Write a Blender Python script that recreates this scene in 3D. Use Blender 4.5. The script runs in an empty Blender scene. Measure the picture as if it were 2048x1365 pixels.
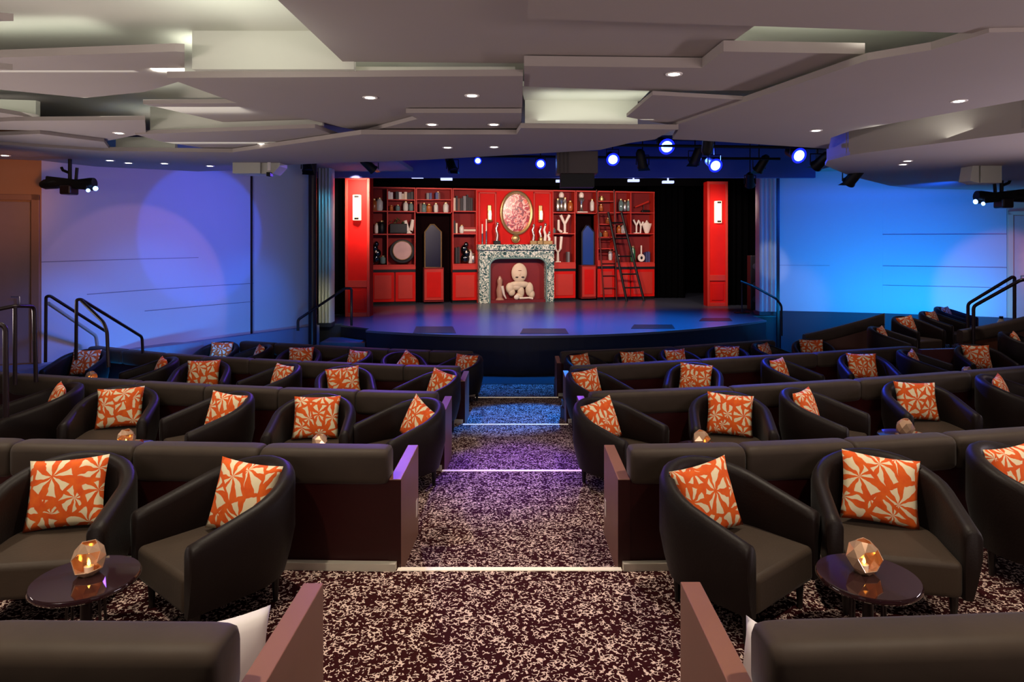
import bpy, math, random
import numpy as np
from mathutils import Vector, Matrix, Euler
random.seed(7)
SC = bpy.context.scene
COL = SC.collection
R = math.radians
PI = math.pi
F = 1365.0; VX = 1042.0; HY = 480.0        # focal length in pixels, vanishing point

# ------------------------------------------------------------------ camera / world / exposure
cam = bpy.data.cameras.new('camera'); camo = bpy.data.objects.new('camera', cam); COL.objects.link(camo)
camo.location = (0, 0, 0); camo.rotation_euler = (R(90), 0, 0)
cam.sensor_width = 36.0; cam.lens = 36.0 * F / 2048.0
cam.shift_x = -(VX - 1024) / 2048.0; cam.shift_y = -(682.5 - HY) / 2048.0
cam.clip_start = 0.05; cam.clip_end = 200
SC.camera = camo
SC.view_settings.view_transform = 'Standard'; SC.view_settings.look = 'None'
SC.view_settings.gamma = 1; SC.view_settings.use_curve_mapping = False
SC.view_settings.exposure = 0.0
w = bpy.data.worlds.new('world'); SC.world = w; w.use_nodes = True
w.node_tree.nodes['Background'].inputs[0].default_value = (0.62, 0.52, 0.56, 1)
w.node_tree.nodes['Background'].inputs[1].default_value = 0.07

def lamp(name, kind, loc, target, energy, color, size=0.3, angle=60, blend=0.6, sy=None, spread=None):
    l = bpy.data.lights.new(name, kind); l.energy = energy; l.color = color
    if kind == 'SPOT': l.spot_size = R(angle); l.spot_blend = blend; l.shadow_soft_size = size
    elif kind == 'AREA':
        l.size = size
        if spread: l.spread = R(spread)
        if sy: l.shape = 'RECTANGLE'; l.size_y = sy
    else: l.shadow_soft_size = size
    o = bpy.data.objects.new(name, l); COL.objects.link(o); o.location = loc
    if target is not None:
        o.rotation_euler = (Vector(target) - Vector(loc)).to_track_quat('-Z', 'Y').to_euler()
    return o
WARM = (1, .86, .68); WHITE = (1, .95, .9); BLUE = (.03, .12, 1); CYAN = (.02, .42, 1); PURP = (.42, .16, 1); PINK = (1, .3, .55); ORNG = (1, .38, .12)
# stage set wash
for x in (-4.6, -1.6, 1.6, 4.6):
    lamp('set_wash', 'SPOT', (x, 19.4 + .1 * x, 1.66), (x * 1.02, 24.6 + .24 * x, -.5), 700, (1, .74, .6), .2, 96, .7)
lamp('column_wash', 'SPOT', (-4.2, 16.2, 1.9), (-4.7, 20, -.2), 520, (1, .72, .6), .2, 32, .5)
lamp('column_wash', 'SPOT', (6.3, 19.4, 1.66), (6.65, 23.1, -.2), 420, (1, .72, .6), .2, 60, .5)
# stage floor blue wash
lamp('stage_floor_wash', 'SPOT', (3.6, 17.4, 2.4), (3.4, 18.0, -2.25), 5600, (.005, .26, 1), .3, 92, .8)
lamp('stage_floor_wash', 'SPOT', (-1.6, 17.2, 2.4), (-1.2, 17.8, -2.25), 4400, (.01, .2, 1), .3, 92, .8)
lamp('stage_floor_violet', 'SPOT', (-3.6, 18.6, 2.4), (-3.6, 19.0, -2.25), 300, (.5, .1, 1), .3, 60, .8)
lamp('header_wash', 'SPOT', (-2, 16.0, .9), (-2, 19, 2.1), 55, (.005, .07, 1), .4, 130, .9)
lamp('header_wash', 'SPOT', (4, 16.0, .9), (4, 19, 2.1), 55, (.005, .07, 1), .4, 130, .9)
# right wall
lamp('right_wall_wash', 'SPOT', (9.2, 14.6, 1.15), (10.0, 19.3, -.6), 1250, (.004, .10, 1), .3, 95, .9)
lamp('right_wall_uplight', 'AREA', (10.2, 17.6, -2.1), (10.4, 19.5, -.8), 150, (.004, .38, 1), 4.5, sy=.2)
lamp('right_wall_pink', 'SPOT', (9.9, 12.5, 1.0), (13.0, 18.3, -1.4), 420, (.85, .36, .75), .1, 30, .4)
lamp('right_door_warm', 'SPOT', (12.0, 14, 1.1), (14.4, 17.6, -.6), 420, (1, .5, .38), .2, 34, .6)
lamp('right_wall_left_end', 'SPOT', (6.5, 15, 1.2), (8.0, 20.0, -1.7), 150, (.9, .6, .7), .2, 22, .7)
# left wall
lamp('left_wall_wash', 'SPOT', (-3.8, 12.7, .95), (-7.4, 13.8, -.1), 160, (.2, .07, 1), .25, 100, .8)
lamp('left_wall_pale', 'SPOT', (-3.6, 12.6, .7), (-7.4, 13.4, -1.2), 85, (.95, .45, .6), .04, 54, .15)
lamp('left_wall_blue', 'SPOT', (-3.4, 12.9, .9), (-6.8, 14.7, .2), 330, (.01, .1, 1), .04, 42, .15)
lamp('left_wall_uplight', 'AREA', (-5.9, 13.2, -2.65), (-7.2, 14.2, -1.2), 90, (.005, .28, 1), 4.0, sy=.15)
lamp('left_wall_blue_low', 'SPOT', (-4.2, 12.6, .9), (-7.5, 13.5, -2.0), 330, (.004, .2, 1), .2, 62, .9)
lamp('left_wall_blue_low', 'SPOT', (-3.6, 14.4, .9), (-6.3, 15.5, -2.0), 230, (.01, .16, 1), .2, 52, .9)
lamp('right_jamb_light', 'SPOT', (6.2, 16.5, 1.0), (7.3, 20, -.6), 130, (1, .96, .92), .1, 16, .5)
lamp('left_floor_blue', 'SPOT', (-5.5, 11.0, 1.0), (-7.9, 11.9, -2.1), 320, (.01, .2, 1), .2, 50, .8)
lamp('left_orange', 'SPOT', (-6.6, 10.0, .5), (-8.9, 11.3, .9), 60, (1, .36, .03), .2, 70, .9)
lamp('left_jamb_cyan', 'SPOT', (-3.5, 16.3, 1.2), (-5.2, 18.1, .3), 90, (.1, .7, 1), .1, 50, .6)
lamp('left_jamb_yellow', 'SPOT', (-4.3, 16.6, -1.7), (-5.2, 18.1, -1.9), 35, (1, .95, .45), .1, 70, .8)
# aisle and seats
lamp('aisle_blue', 'SPOT', (1.4, 15, 1.8), (-.1, 10.8, -3.0), 6500, (.004, .2, 1), .1, 22, .6)
lamp('aisle_violet', 'SPOT', (.6, 15, 1.9), (-.1, 7.6, -2.6), 6500, (.26, .08, 1), .1, 14, .9)
lamp('seat_back_light', 'SPOT', (4.0, 15.5, 1.9), (4.6, 9.0, -2.3), 2600, (.03, .07, 1), .1, 75, .8)
lamp('seat_back_light', 'SPOT', (-3.0, 15.5, 1.9), (-3.6, 9.0, -2.3), 1400, (.2, .09, 1), .1, 75, .8)
# house lights over the seats, from the ceiling
for x in (-4.6, -1.9, 1.9, 4.6):
    for y in (2.2, 5.1, 7.9, 10.6):
        lamp('house_light', 'SPOT', (x, y - .2, 1.22), (x, y + .25, -2.4), {2.2: 260, 5.1: 230, 7.9: 160, 10.6: 75}[y], WARM, .05, 96, .9)
for x, y in ((8.8, 12.0), (8.2, 14.2)):
    lamp('house_light', 'SPOT', (x, y, 1.2), (x, y + .4, -2.4), 90, (1, .8, .75), .06, 80, .9)
for y in (2.6, 5.2):
    lamp('house_light', 'SPOT', (-.1, y, 1.22), (-.1, y + .2, -2.4), 190, (1, .8, .72), .06, 64, .9)
# unseen fill lights added behind and beside the seats to brighten the ceiling
lamp('rear_fill', 'AREA', (-3.5, -.6, .1), (-3.0, 3.2, 1.9), 60, (1, .86, .8), 4, sy=.4, spread=110)
lamp('rear_fill', 'AREA', (3.5, -.6, .1), (3.0, 3.2, 1.6), 60, (1, .82, .8), 4, sy=.4, spread=110)
lamp('side_fill', 'AREA', (-7.8, 6.5, -1.0), (-4.0, 6.5, 1.6), 85, (1, .86, .8), 7, sy=.4, spread=100)
lamp('side_fill', 'AREA', (9.0, 6.5, -.9), (4.5, 6.5, 1.5), 92, (.98, .82, .92), 7, sy=.4, spread=100)

# ------------------------------------------------------------------ materials
def s2l(c): return tuple(((v / 255) / 12.92 if v / 255 <= .04045 else ((v / 255 + .055) / 1.055) ** 2.4) for v in c)
MATS = {}
def mat(name, rgb, rough=.6, metal=0, emit=0, ecol=None, bump=0, bscale=40, coat=0, sheen=0, var=0, vscale=6, spec=None, trans=0, stretch=None):
    if name in MATS: return MATS[name]
    m = bpy.data.materials.new(name); m.use_nodes = True; nt = m.node_tree; b = nt.nodes['Principled BSDF']
    c = s2l(rgb) + (1,)
    b.inputs['Base Color'].default_value = c; b.inputs['Roughness'].default_value = rough; b.inputs['Metallic'].default_value = metal
    if emit: b.inputs['Emission Color'].default_value = (s2l(ecol) if ecol else c[:3]) + (1,); b.inputs['Emission Strength'].default_value = emit
    if coat: b.inputs['Coat Weight'].default_value = coat
    if sheen: b.inputs['Sheen Weight'].default_value = sheen; b.inputs['Sheen Roughness'].default_value = .4
    if spec is not None: b.inputs['Specular IOR Level'].default_value = spec
    if trans: b.inputs['Transmission Weight'].default_value = trans
    N = nt.nodes.new; L = nt.links.new
    if bump or var:
        tc = N('ShaderNodeTexCoord'); src = tc.outputs['Object']
        if stretch:
            mp = N('ShaderNodeMapping'); mp.inputs['Scale'].default_value = stretch; L(src, mp.inputs[0]); src = mp.outputs[0]
    if bump:
        n = N('ShaderNodeTexNoise'); n.inputs['Scale'].default_value = bscale; n.inputs['Detail'].default_value = 4; L(src, n.inputs[0])
        bp = N('ShaderNodeBump'); bp.inputs['Strength'].default_value = bump; bp.inputs['Distance'].default_value = .01
        L(n.outputs[0], bp.inputs['Height']); L(bp.outputs[0], b.inputs['Normal'])
    if var:
        n = N('ShaderNodeTexNoise'); n.inputs['Scale'].default_value = vscale; n.inputs['Detail'].default_value = 5; L(src, n.inputs[0])
        mx = N('ShaderNodeMix'); mx.data_type = 'RGBA'
        mx.inputs[6].default_value = tuple(v * (1 - var) for v in c[:3]) + (1,); mx.inputs[7].default_value = tuple(min(1, v * (1 + var)) for v in c[:3]) + (1,)
        L(n.outputs[0], mx.inputs[0]); L(mx.outputs[2], b.inputs['Base Color'])
    MATS[name] = m; return m

def carpet_mat():
    m = bpy.data.materials.new('patterned_carpet'); m.use_nodes = True; nt = m.node_tree; b = nt.nodes['Principled BSDF']
    N = nt.nodes.new; L = nt.links.new
    g = N('ShaderNodeNewGeometry')
    d = N('ShaderNodeTexNoise'); d.inputs['Scale'].default_value = 22; d.inputs['Detail'].default_value = 3; L(g.outputs['Position'], d.inputs[0])
    vs = N('ShaderNodeVectorMath'); vs.operation = 'SCALE'; vs.inputs['Scale'].default_value = .035; L(d.outputs['Color'], vs.inputs[0])
    va = N('ShaderNodeVectorMath'); va.operation = 'ADD'; L(g.outputs['Position'], va.inputs[0]); L(vs.outputs[0], va.inputs[1])
    sq = N('ShaderNodeVectorMath'); sq.operation = 'MULTIPLY'; sq.inputs[1].default_value = (1, 1, 0.01); L(va.outputs[0], sq.inputs[0])
    v = N('ShaderNodeTexVoronoi'); v.feature = 'DISTANCE_TO_EDGE'; v.inputs['Scale'].default_value = 42; L(sq.outputs[0], v.inputs['Vector'])
    r = N('ShaderNodeMath'); r.operation = 'LESS_THAN'; r.inputs[1].default_value = .10; L(v.outputs[0], r.inputs[0])
    n2 = N('ShaderNodeTexNoise'); n2.inputs['Scale'].default_value = 36; n2.inputs['Detail'].default_value = 2; L(sq.outputs[0], n2.inputs[0])
    n3 = N('ShaderNodeTexNoise'); n3.inputs['Scale'].default_value = 9; n3.inputs['Detail'].default_value = 3; L(sq.outputs[0], n3.inputs[0])
    ad = N('ShaderNodeMath'); ad.operation = 'ADD'; L(n2.outputs[0], ad.inputs[0]); n4 = N('ShaderNodeMath'); n4.operation = 'MULTIPLY'; n4.inputs[1].default_value = .45; L(n3.outputs[0], n4.inputs[0]); L(n4.outputs[0], ad.inputs[1])
    th = N('ShaderNodeMath'); th.operation = 'GREATER_THAN'; th.inputs[1].default_value = .735; L(ad.outputs[0], th.inputs[0])
    mu = N('ShaderNodeMath'); mu.operation = 'MULTIPLY'; L(r.outputs[0], mu.inputs[0]); L(th.outputs[0], mu.inputs[1])
    mx = N('ShaderNodeMix'); mx.data_type = 'RGBA'; mx.inputs[6].default_value = s2l((46, 12, 14)) + (1,); mx.inputs[7].default_value = s2l((214, 190, 176)) + (1,)
    L(mu.outputs[0], mx.inputs[0]); L(mx.outputs[2], b.inputs['Base Color']); b.inputs['Roughness'].default_value = .95
    b.inputs['Specular IOR Level'].default_value = .1
    return m
def cushion_mat():
    m = bpy.data.materials.new('orange_cream_print'); m.use_nodes = True; nt = m.node_tree; b = nt.nodes['Principled BSDF']
    N = nt.nodes.new; L = nt.links.new
    tc = N('ShaderNodeTexCoord'); oi = N('ShaderNodeObjectInfo')
    of = N('ShaderNodeVectorMath'); of.operation = 'SCALE'; of.inputs[0].default_value = (7, 3, 5); L(oi.outputs['Random'], of.inputs['Scale'])
    a = N('ShaderNodeVectorMath'); a.operation = 'ADD'; L(tc.outputs['Object'], a.inputs[0]); L(of.outputs[0], a.inputs[1])
    d = N('ShaderNodeTexNoise'); d.inputs['Scale'].default_value = 9; d.inputs['Detail'].default_value = 2; L(a.outputs[0], d.inputs[0])
    vs = N('ShaderNodeVectorMath'); vs.operation = 'SCALE'; vs.inputs['Scale'].default_value = .07; L(d.outputs['Color'], vs.inputs[0])
    va = N('ShaderNodeVectorMath'); va.operation = 'ADD'; L(a.outputs[0], va.inputs[0]); L(vs.outputs[0], va.inputs[1])
    # star bursts: each cell of a coarse net carries petals around its centre
    fl = N('ShaderNodeVectorMath'); fl.operation = 'MULTIPLY'; fl.inputs[1].default_value = (1, .02, 1); L(va.outputs[0], fl.inputs[0])
    v2 = N('ShaderNodeTexVoronoi'); v2.feature = 'F1'; v2.inputs['Scale'].default_value = 5.2; L(fl.outputs[0], v2.inputs['Vector'])
    v = N('ShaderNodeTexVoronoi'); v.feature = 'DISTANCE_TO_EDGE'; v.inputs['Scale'].default_value = 5.2; L(fl.outputs[0], v.inputs['Vector'])
    sb = N('ShaderNodeVectorMath'); sb.operation = 'SUBTRACT'; L(fl.outputs[0], sb.inputs[0]); L(v2.outputs['Position'], sb.inputs[1])
    sx = N('ShaderNodeSeparateXYZ'); L(sb.outputs[0], sx.inputs[0])
    at = N('ShaderNodeMath'); at.operation = 'ARCTAN2'; L(sx.outputs[2], at.inputs[0]); L(sx.outputs[0], at.inputs[1])
    k = N('ShaderNodeMath'); k.operation = 'MULTIPLY'; k.inputs[1].default_value = 7; L(at.outputs[0], k.inputs[0])
    si = N('ShaderNodeMath'); si.operation = 'SINE'; L(k.outputs[0], si.inputs[0])
    s1 = N('ShaderNodeMath'); s1.operation = 'ADD'; s1.inputs[1].default_value = .32; L(si.outputs[0], s1.inputs[0])
    s2 = N('ShaderNodeMath'); s2.operation = 'MULTIPLY'; L(s1.outputs[0], s2.inputs[0]); L(v2.outputs['Distance'], s2.inputs[1])
    e2 = N('ShaderNodeMath'); e2.operation = 'MULTIPLY'; e2.inputs[1].default_value = 2.0; L(v.outputs[0], e2.inputs[0])
    a2 = N('ShaderNodeMath'); a2.operation = 'MINIMUM'; L(s2.outputs[0], a2.inputs[0]); L(e2.outputs[0], a2.inputs[1])
    th = N('ShaderNodeMapRange'); th.inputs[1].default_value = .10; th.inputs[2].default_value = .13; L(a2.outputs[0], th.inputs[0])
    n3 = N('ShaderNodeTexNoise'); n3.inputs['Scale'].default_value = 16; L(a.outputs[0], n3.inputs[0])
    om = N('ShaderNodeMix'); om.data_type = 'RGBA'; om.inputs[6].default_value = s2l((212, 62, 6)) + (1,); om.inputs[7].default_value = s2l((242, 112, 22)) + (1,); L(n3.outputs[0], om.inputs[0])
    mx = N('ShaderNodeMix'); mx.data_type = 'RGBA'; mx.inputs[7].default_value = s2l((238, 220, 180)) + (1,); L(om.outputs[2], mx.inputs[6]); L(th.outputs[0], mx.inputs[0])
    L(mx.outputs[2], b.inputs['Base Color']); b.inputs['Roughness'].default_value = .9
    return m
def marble_mat():
    m = bpy.data.materials.new('green_white_marble'); m.use_nodes = True; nt = m.node_tree; b = nt.nodes['Principled BSDF']
    N = nt.nodes.new; L = nt.links.new
    tc = N('ShaderNodeTexCoord'); n = N('ShaderNodeTexNoise'); n.inputs['Scale'].default_value = 9; n.inputs['Detail'].default_value = 7; n.inputs['Distortion'].default_value = 2.2; L(tc.outputs['Object'], n.inputs[0])
    cr = N('ShaderNodeValToRGB'); cr.color_ramp.elements[0].position = .42; cr.color_ramp.elements[0].color = s2l((24, 62, 62)) + (1,)
    cr.color_ramp.elements[1].position = .56; cr.color_ramp.elements[1].color = s2l((226, 226, 208)) + (1,)
    e = cr.color_ramp.elements.new(.48); e.color = s2l((90, 130, 124)) + (1,)
    L(n.outputs[0], cr.inputs[0]); L(cr.outputs[0], b.inputs['Base Color']); b.inputs['Roughness'].default_value = .3
    return m
def painting_mat():
    m = bpy.data.materials.new('oval_painting'); m.use_nodes = True; nt = m.node_tree; b = nt.nodes['Principled BSDF']
    N = nt.nodes.new; L = nt.links.new
    tc = N('ShaderNodeTexCoord'); n = N('ShaderNodeTexNoise'); n.inputs['Scale'].default_value = 3.4; n.inputs['Detail'].default_value = 3; n.inputs['Distortion'].default_value = 3; L(tc.outputs['Object'], n.inputs[0])
    cr = N('ShaderNodeValToRGB'); cr.color_ramp.elements[0].position = .36; cr.color_ramp.elements[0].color = s2l((90, 70, 66)) + (1,)
    cr.color_ramp.elements[1].position = .62; cr.color_ramp.elements[1].color = s2l((226, 96, 70)) + (1,)
    for p, c in ((.44, (176, 30, 36)), (.5, (190, 40, 44)), (.53, (226, 190, 170)), (.57, (236, 214, 196))):
        e = cr.color_ramp.elements.new(p); e.color = s2l(c) + (1,)
    L(n.outputs[0], cr.inputs[0]); L(cr.outputs[0], b.inputs['Base Color']); b.inputs['Roughness'].default_value = .25
    return m
CARPET = carpet_mat(); PRINT = cushion_mat(); MARBLE = marble_mat(); PAINT = painting_mat()
LEATHER = mat('dark_brown_upholstery', (25, 15, 12), .5, bump=.12, bscale=70, sheen=.04, var=.15, vscale=9, spec=.22)
SEATM = mat('seat_upholstery', (60, 48, 38), .55, bump=.12, bscale=70, sheen=.05, var=.2, vscale=5, spec=.25)
BENCH = mat('banquette_velvet', (64, 53, 44), .6, bump=.25, bscale=7, sheen=.08, var=.2, vscale=7, spec=.2)
WOOD = mat('dark_red_veneer', (50, 10, 10), .42, bump=.03, var=.2, vscale=3, stretch=(1, 1, 8), spec=.35)
ARMW = mat('arm_veneer', (128, 86, 68), .42, var=.12, vscale=4, spec=.5)
LEGM = mat('black_wood', (26, 18, 16), .4)
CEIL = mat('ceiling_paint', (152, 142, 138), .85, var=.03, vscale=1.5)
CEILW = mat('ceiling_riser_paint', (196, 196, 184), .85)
TRIMW = mat('cream_step_edge', (236, 222, 200), .5, emit=.35, ecol=(255, 232, 200))
RAIL = mat('black_brown_metal', (36, 22, 24), .35, metal=.3)
BLACK = mat('black_metal', (9, 9, 11), .5, spec=.3)
BLACKC = mat('black_curtain', (5, 5, 6), 1, spec=0)
REDP = mat('red_lacquer', (198, 12, 4), .65, spec=.2, var=.18, vscale=2)
REDE = mat('red_trim_lacquer', (182, 34, 16), .6, var=.15, vscale=3)
REDD = mat('deep_red_back', (112, 5, 5), .8, var=.2, vscale=2)
STAGE = mat('blue_black_stage_floor', (60, 66, 82), .3, var=.12, vscale=1, bump=.02, bscale=3)
NAVY = mat('dark_navy_paint', (16, 20, 40), .5)
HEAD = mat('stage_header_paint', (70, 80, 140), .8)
CHROME = mat('brushed_metal', (190, 184, 176), .25, metal=.9)
TABLE = mat('black_gloss_table', (46, 24, 26), .07, coat=1)
GOLD = mat('antique_gold', (176, 146, 96), .35, metal=.7, var=.3, vscale=30)
WHITEC = mat('white_cloth', (225, 220, 214), .85)
WHITEG = mat('white_ceramic', (228, 216, 200), .35)
GLASSG = mat('grey_green_glass', (96, 120, 116), .15, coat=.5)
WALLC = mat('pale_fabric_wall', (190, 186, 192), .9, bump=.03, bscale=60)
WALLD = mat('wall_base_paint', (52, 48, 62), .7)
LENSW = mat('downlight_lens', (255, 250, 245), .4, emit=14, ecol=(255, 244, 236))
LENSB = mat('blue_white_lens', (200, 220, 255), .4, emit=9, ecol=(110, 165, 255))
HALOB = mat('blue_halo_glow', (20, 40, 255), .4, emit=2.2, ecol=(16, 30, 255))  # emissive blue standing in for the halo around lit lenses
GLOW = mat('frosted_lamp_glass', (250, 226, 190), .5, emit=1.6, ecol=(255, 222, 180))
FLAME = mat('candle_flame', (255, 190, 90), .5, emit=9, ecol=(255, 180, 80))
GEM = mat('rose_gold_glass', (226, 184, 150), .1, metal=.45)

# ------------------------------------------------------------------ mesh builder
class MB:
    def __init__(s): s.v = []; s.f = []
    def add(s, vs, fs):
        b = len(s.v); s.v += [tuple(q) for q in vs]; s.f += [tuple(b + i for i in f) for f in fs]; return s
    def box(s, x0, x1, y0, y1, z0, z1):
        return s.add([(x0,y0,z0),(x1,y0,z0),(x1,y1,z0),(x0,y1,z0),(x0,y0,z1),(x1,y0,z1),(x1,y1,z1),(x0,y1,z1)],
                     [(0,3,2,1),(4,5,6,7),(0,1,5,4),(1,2,6,5),(2,3,7,6),(3,0,4,7)])
    def prism(s, poly, z0, z1):
        n = len(poly); a = sum(poly[i][0]*poly[(i+1)%n][1]-poly[(i+1)%n][0]*poly[i][1] for i in range(n))
        if a < 0: poly = poly[::-1]
        vs = [(p[0], p[1], z0) for p in poly] + [(p[0], p[1], z1) for p in poly]
        return s.add(vs, [tuple(range(n))[::-1], tuple(range(n, 2*n))] + [(i, (i+1)%n, n+(i+1)%n, n+i) for i in range(n)])
    def xprism(s, poly, y0, y1):     # polygon in x,z extruded along y
        n = len(poly)
        vs = [(p[0], y0, p[1]) for p in poly] + [(p[0], y1, p[1]) for p in poly]
        return s.add(vs, [tuple(range(n)), tuple(range(n, 2*n))[::-1]] + [(i, n+i, n+(i+1)%n, (i+1)%n) for i in range(n)])
    def tube(s, pts, r, n=8, r1=None):
        pts = [Vector(p) for p in pts]; m = len(pts); rings = []
        up = None
        for i, p in enumerate(pts):
            t = ((pts[min(i+1, m-1)] - pts[max(i-1, 0)])).normalized()
            if up is None:
                up = Vector((0,0,1)) if abs(t.z) < .9 else Vector((1,0,0))
            a = t.cross(up).normalized(); b = a.cross(t).normalized(); up = b
            rr = r if r1 is None else r + (r1 - r) * i / (m-1)
            rings.append([p + (a*math.cos(2*PI*k/n) + b*math.sin(2*PI*k/n))*rr for k in range(n)])
        vs = [q for ring in rings for q in ring]; fs = []
        for i in range(m-1):
            for k in range(n): fs.append((i*n+k, i*n+(k+1)%n, (i+1)*n+(k+1)%n, (i+1)*n+k))
        fs.append(tuple(range(n))); fs.append(tuple((m-1)*n+k for k in range(n))[::-1])
        return s.add(vs, fs)
    def lathe(s, prof, n=16, c=(0,0,0), sx=1, sy=1):
        vs = []; fs = []; m = len(prof)
        for r, z in prof:
            for k in range(n): vs.append((c[0]+r*math.cos(2*PI*k/n)*sx, c[1]+r*math.sin(2*PI*k/n)*sy, c[2]+z))
        for i in range(m-1):
            for k in range(n): fs.append((i*n+k, i*n+(k+1)%n, (i+1)*n+(k+1)%n, (i+1)*n+k))
        fs.append(tuple(range(n))[::-1]); fs.append(tuple((m-1)*n+k for k in range(n)))
        return s.add(vs, fs)
    def ball(s, c, rx, ry, rz, n=14, m=9):
        return s.lathe([(max(.001, math.sin(PI*i/m)), -math.cos(PI*i/m)*rz/1.0) for i in range(m+1)], n, c, rx, ry)
    def ext(s, prof, path, closed=True, shrink=None):
        # prof: (away, up) points, path: world points (x,y,z); away = left normal pointing to +y side
        m = len(path); n = len(prof); vs = []; fs = []
        cy = sum(p[0] for p in prof)/n; cz = sum(p[1] for p in prof)/n
        for i, p in enumerate(path):
            a = path[max(i-1,0)]; b = path[min(i+1,m-1)]
            t = Vector((b[0]-a[0], b[1]-a[1])).normalized(); nn = Vector((-t.y, t.x))
            if nn.y < 0 and abs(nn.y) > .05: nn = -nn
            k = shrink[i] if shrink else 1
            for q in prof:
                qa = cy + (q[0]-cy)*k; qz = cz + (q[1]-cz)*k
                vs.append((p[0]+nn.x*qa, p[1]+nn.y*qa, p[2]+qz))
        for i in range(m-1):
            for k in range(n): fs.append((i*n+k, (i+1)*n+k, (i+1)*n+(k+1)%n, i*n+(k+1)%n))
        fs.append(tuple(range(n))); fs.append(tuple((m-1)*n+k for k in range(n))[::-1])
        return s.add(vs, fs)
    def build(s, name, m, parent=None, smooth=False, bevel=0, seg=2, loc=None, rot=None):
        me = bpy.data.meshes.new(name); me.from_pydata(s.v, [], s.f); me.update()
        import bmesh
        bm = bmesh.new(); bm.from_mesh(me); bmesh.ops.recalc_face_normals(bm, faces=bm.faces); bm.to_mesh(me); bm.free()
        me.materials.append(m)
        o = bpy.data.objects.new(name, me); COL.objects.link(o)
        if parent is not None: o.parent = parent
        if loc: o.location = loc
        if rot: o.rotation_euler = rot
        if smooth:
            me.polygons.foreach_set('use_smooth', [True]*len(me.polygons))
            try: me.set_sharp_from_angle(angle=R(smooth if smooth is not True else 40))
            except Exception: pass
        if bevel:
            md = o.modifiers.new('bevel', 'BEVEL'); md.width = bevel; md.segments = seg; md.limit_method = 'ANGLE'
        return o
def tag(o, label=None, cat=None, group=None, kind=None):
    if label: o['label'] = label
    if cat: o['category'] = cat
    if group: o['group'] = group
    if kind: o['kind'] = kind
    return o
def thing(name, label, cat, loc=(0,0,0), rz=0, group=None):
    o = bpy.data.objects.new(name, None); COL.objects.link(o); o.location = loc; o.rotation_euler = (0,0,rz)
    o.empty_display_size = .1
    return tag(o, label, cat, group)
def dup(src, loc, rz, label, group=None):
    def cp(o, par):
        c = o.copy(); COL.objects.link(c)
        if par is not None: c.parent = par
        for ch in o.children: cp(ch, c)
        return c
    r = cp(src, None); r.location = loc; r.rotation_euler = (0,0,rz); r['label'] = label
    if group: r['group'] = group
    return r
def P(x, y, d): return ((x-VX)/F*d, d, (HY-y)/F*d)
def PZ(x, y, z): d = F*z/(HY-y); return ((x-VX)/F*d, d, z)
def struct(o): o['kind'] = 'structure'; return o
def rrect(w0, w1, h0, h1, r, n=4):
    pts = []
    for cx, cz, a0 in ((w1-r, h1-r, 0), (w0+r, h1-r, 90), (w0+r, h0+r, 180), (w1-r, h0+r, 270)):
        for i in range(n+1):
            a = R(a0 + 90*i/n); pts.append((cx+r*math.cos(a), cz+r*math.sin(a)))
    return pts

# ------------------------------------------------------------------ rows (near face of each banquette) and floors
RAW = [
 [(-6,2.2),(-.9,2.10),(.7,2.10),(3,2.25),(9,2.9)],
 [(-9,5.7),(-5,5.05),(-3.9,4.94),(-2.34,4.84),(-.9,4.78),(.7,4.78),(1.63,4.83),(2.37,4.94),(3.96,5.24),(6,5.7),(9,6.5)],
 [(-9,9.3),(-6.7,8.62),(-4.16,7.98),(-2.65,7.7),(-.9,7.47),(.7,7.47),(2.38,7.78),(4.03,8.18),(6.77,9.04),(9,9.9),(12,11.2)],
 [(-10,13.4),(-7.8,12.25),(-5.9,11.35),(-3.97,10.8),(-2.67,10.5),(-.9,10.2),(.7,10.2),(3.7,11.1),(5.75,11.75),(7.2,12.25),(10,13.3)],
 [(-8,15.3),(-5.9,14.3),(-3,13.35),(-.9,12.9),(.7,12.9),(3,13.5),(5.1,14.35),(6.5,15.0),(9,16)],
]
ZT = [-2.30, -2.52, -2.74, -2.96, -3.18]
def S(k, x):
    xs = [p[0] for p in RAW[k]]; ys = [p[1] for p in RAW[k]]
    return float(np.mean([np.interp(x+o, xs, ys) for o in (-.6,-.3,0,.3,.6)]))
AL, AR = -.84, .68
DN = [2.09, 4.77, 7.45, 10.13, 12.81]
def seat_floor(k, x0, x1):
    n = 24; xs = [x0+(x1-x0)*i/n for i in range(n+1)]
    near = [(x, S(k, x)-.02) for x in xs]
    far = [(x, (S(k+1, x)-.02 if k < 4 else 16.4)) for x in xs]
    m = MB(); m.prism(near+far[::-1], -3.6, ZT[k]); return m
ext_l = [-6, -6.5, -8.2, -9.3, -8.0]; ext_r = [8, 9, 11, 9.0, 8.5]
for k in range(5):
    m = MB()
    for x0, x1 in ((ext_l[k], AL), (AR, ext_r[k])):
        q = seat_floor(k, x0, x1); m.add(q.v, q.f)
    struct(m.build('floor', CARPET))
m = MB()                                        # aisle: small drop at each edge, then a ramp
m.add([(AL,-2.5,-2.08),(AR,-2.5,-2.08),(AR,DN[0],-2.08),(AL,DN[0],-2.08)], [(0,1,2,3)])
m.box(-8, 8, -2.5, 2.05, -2.4, -2.08)
def ramp(d0, z0, d1, z1):
    m.add([(AL,d0,z0),(AR,d0,z0),(AR,d1,z1),(AL,d1,z1),(AL,d0,-3.6),(AR,d0,-3.6),(AR,d1,-3.6),(AL,d1,-3.6)],
          [(0,1,2,3),(0,4,5,1),(1,5,6,2),(2,6,7,3),(3,7,4,0),(4,7,6,5)])
ramp(DN[0], -2.30, DN[1], -2.30)
for k in range(1, 4): ramp(DN[k], ZT[k-1]-.06, DN[k+1], ZT[k])
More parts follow.
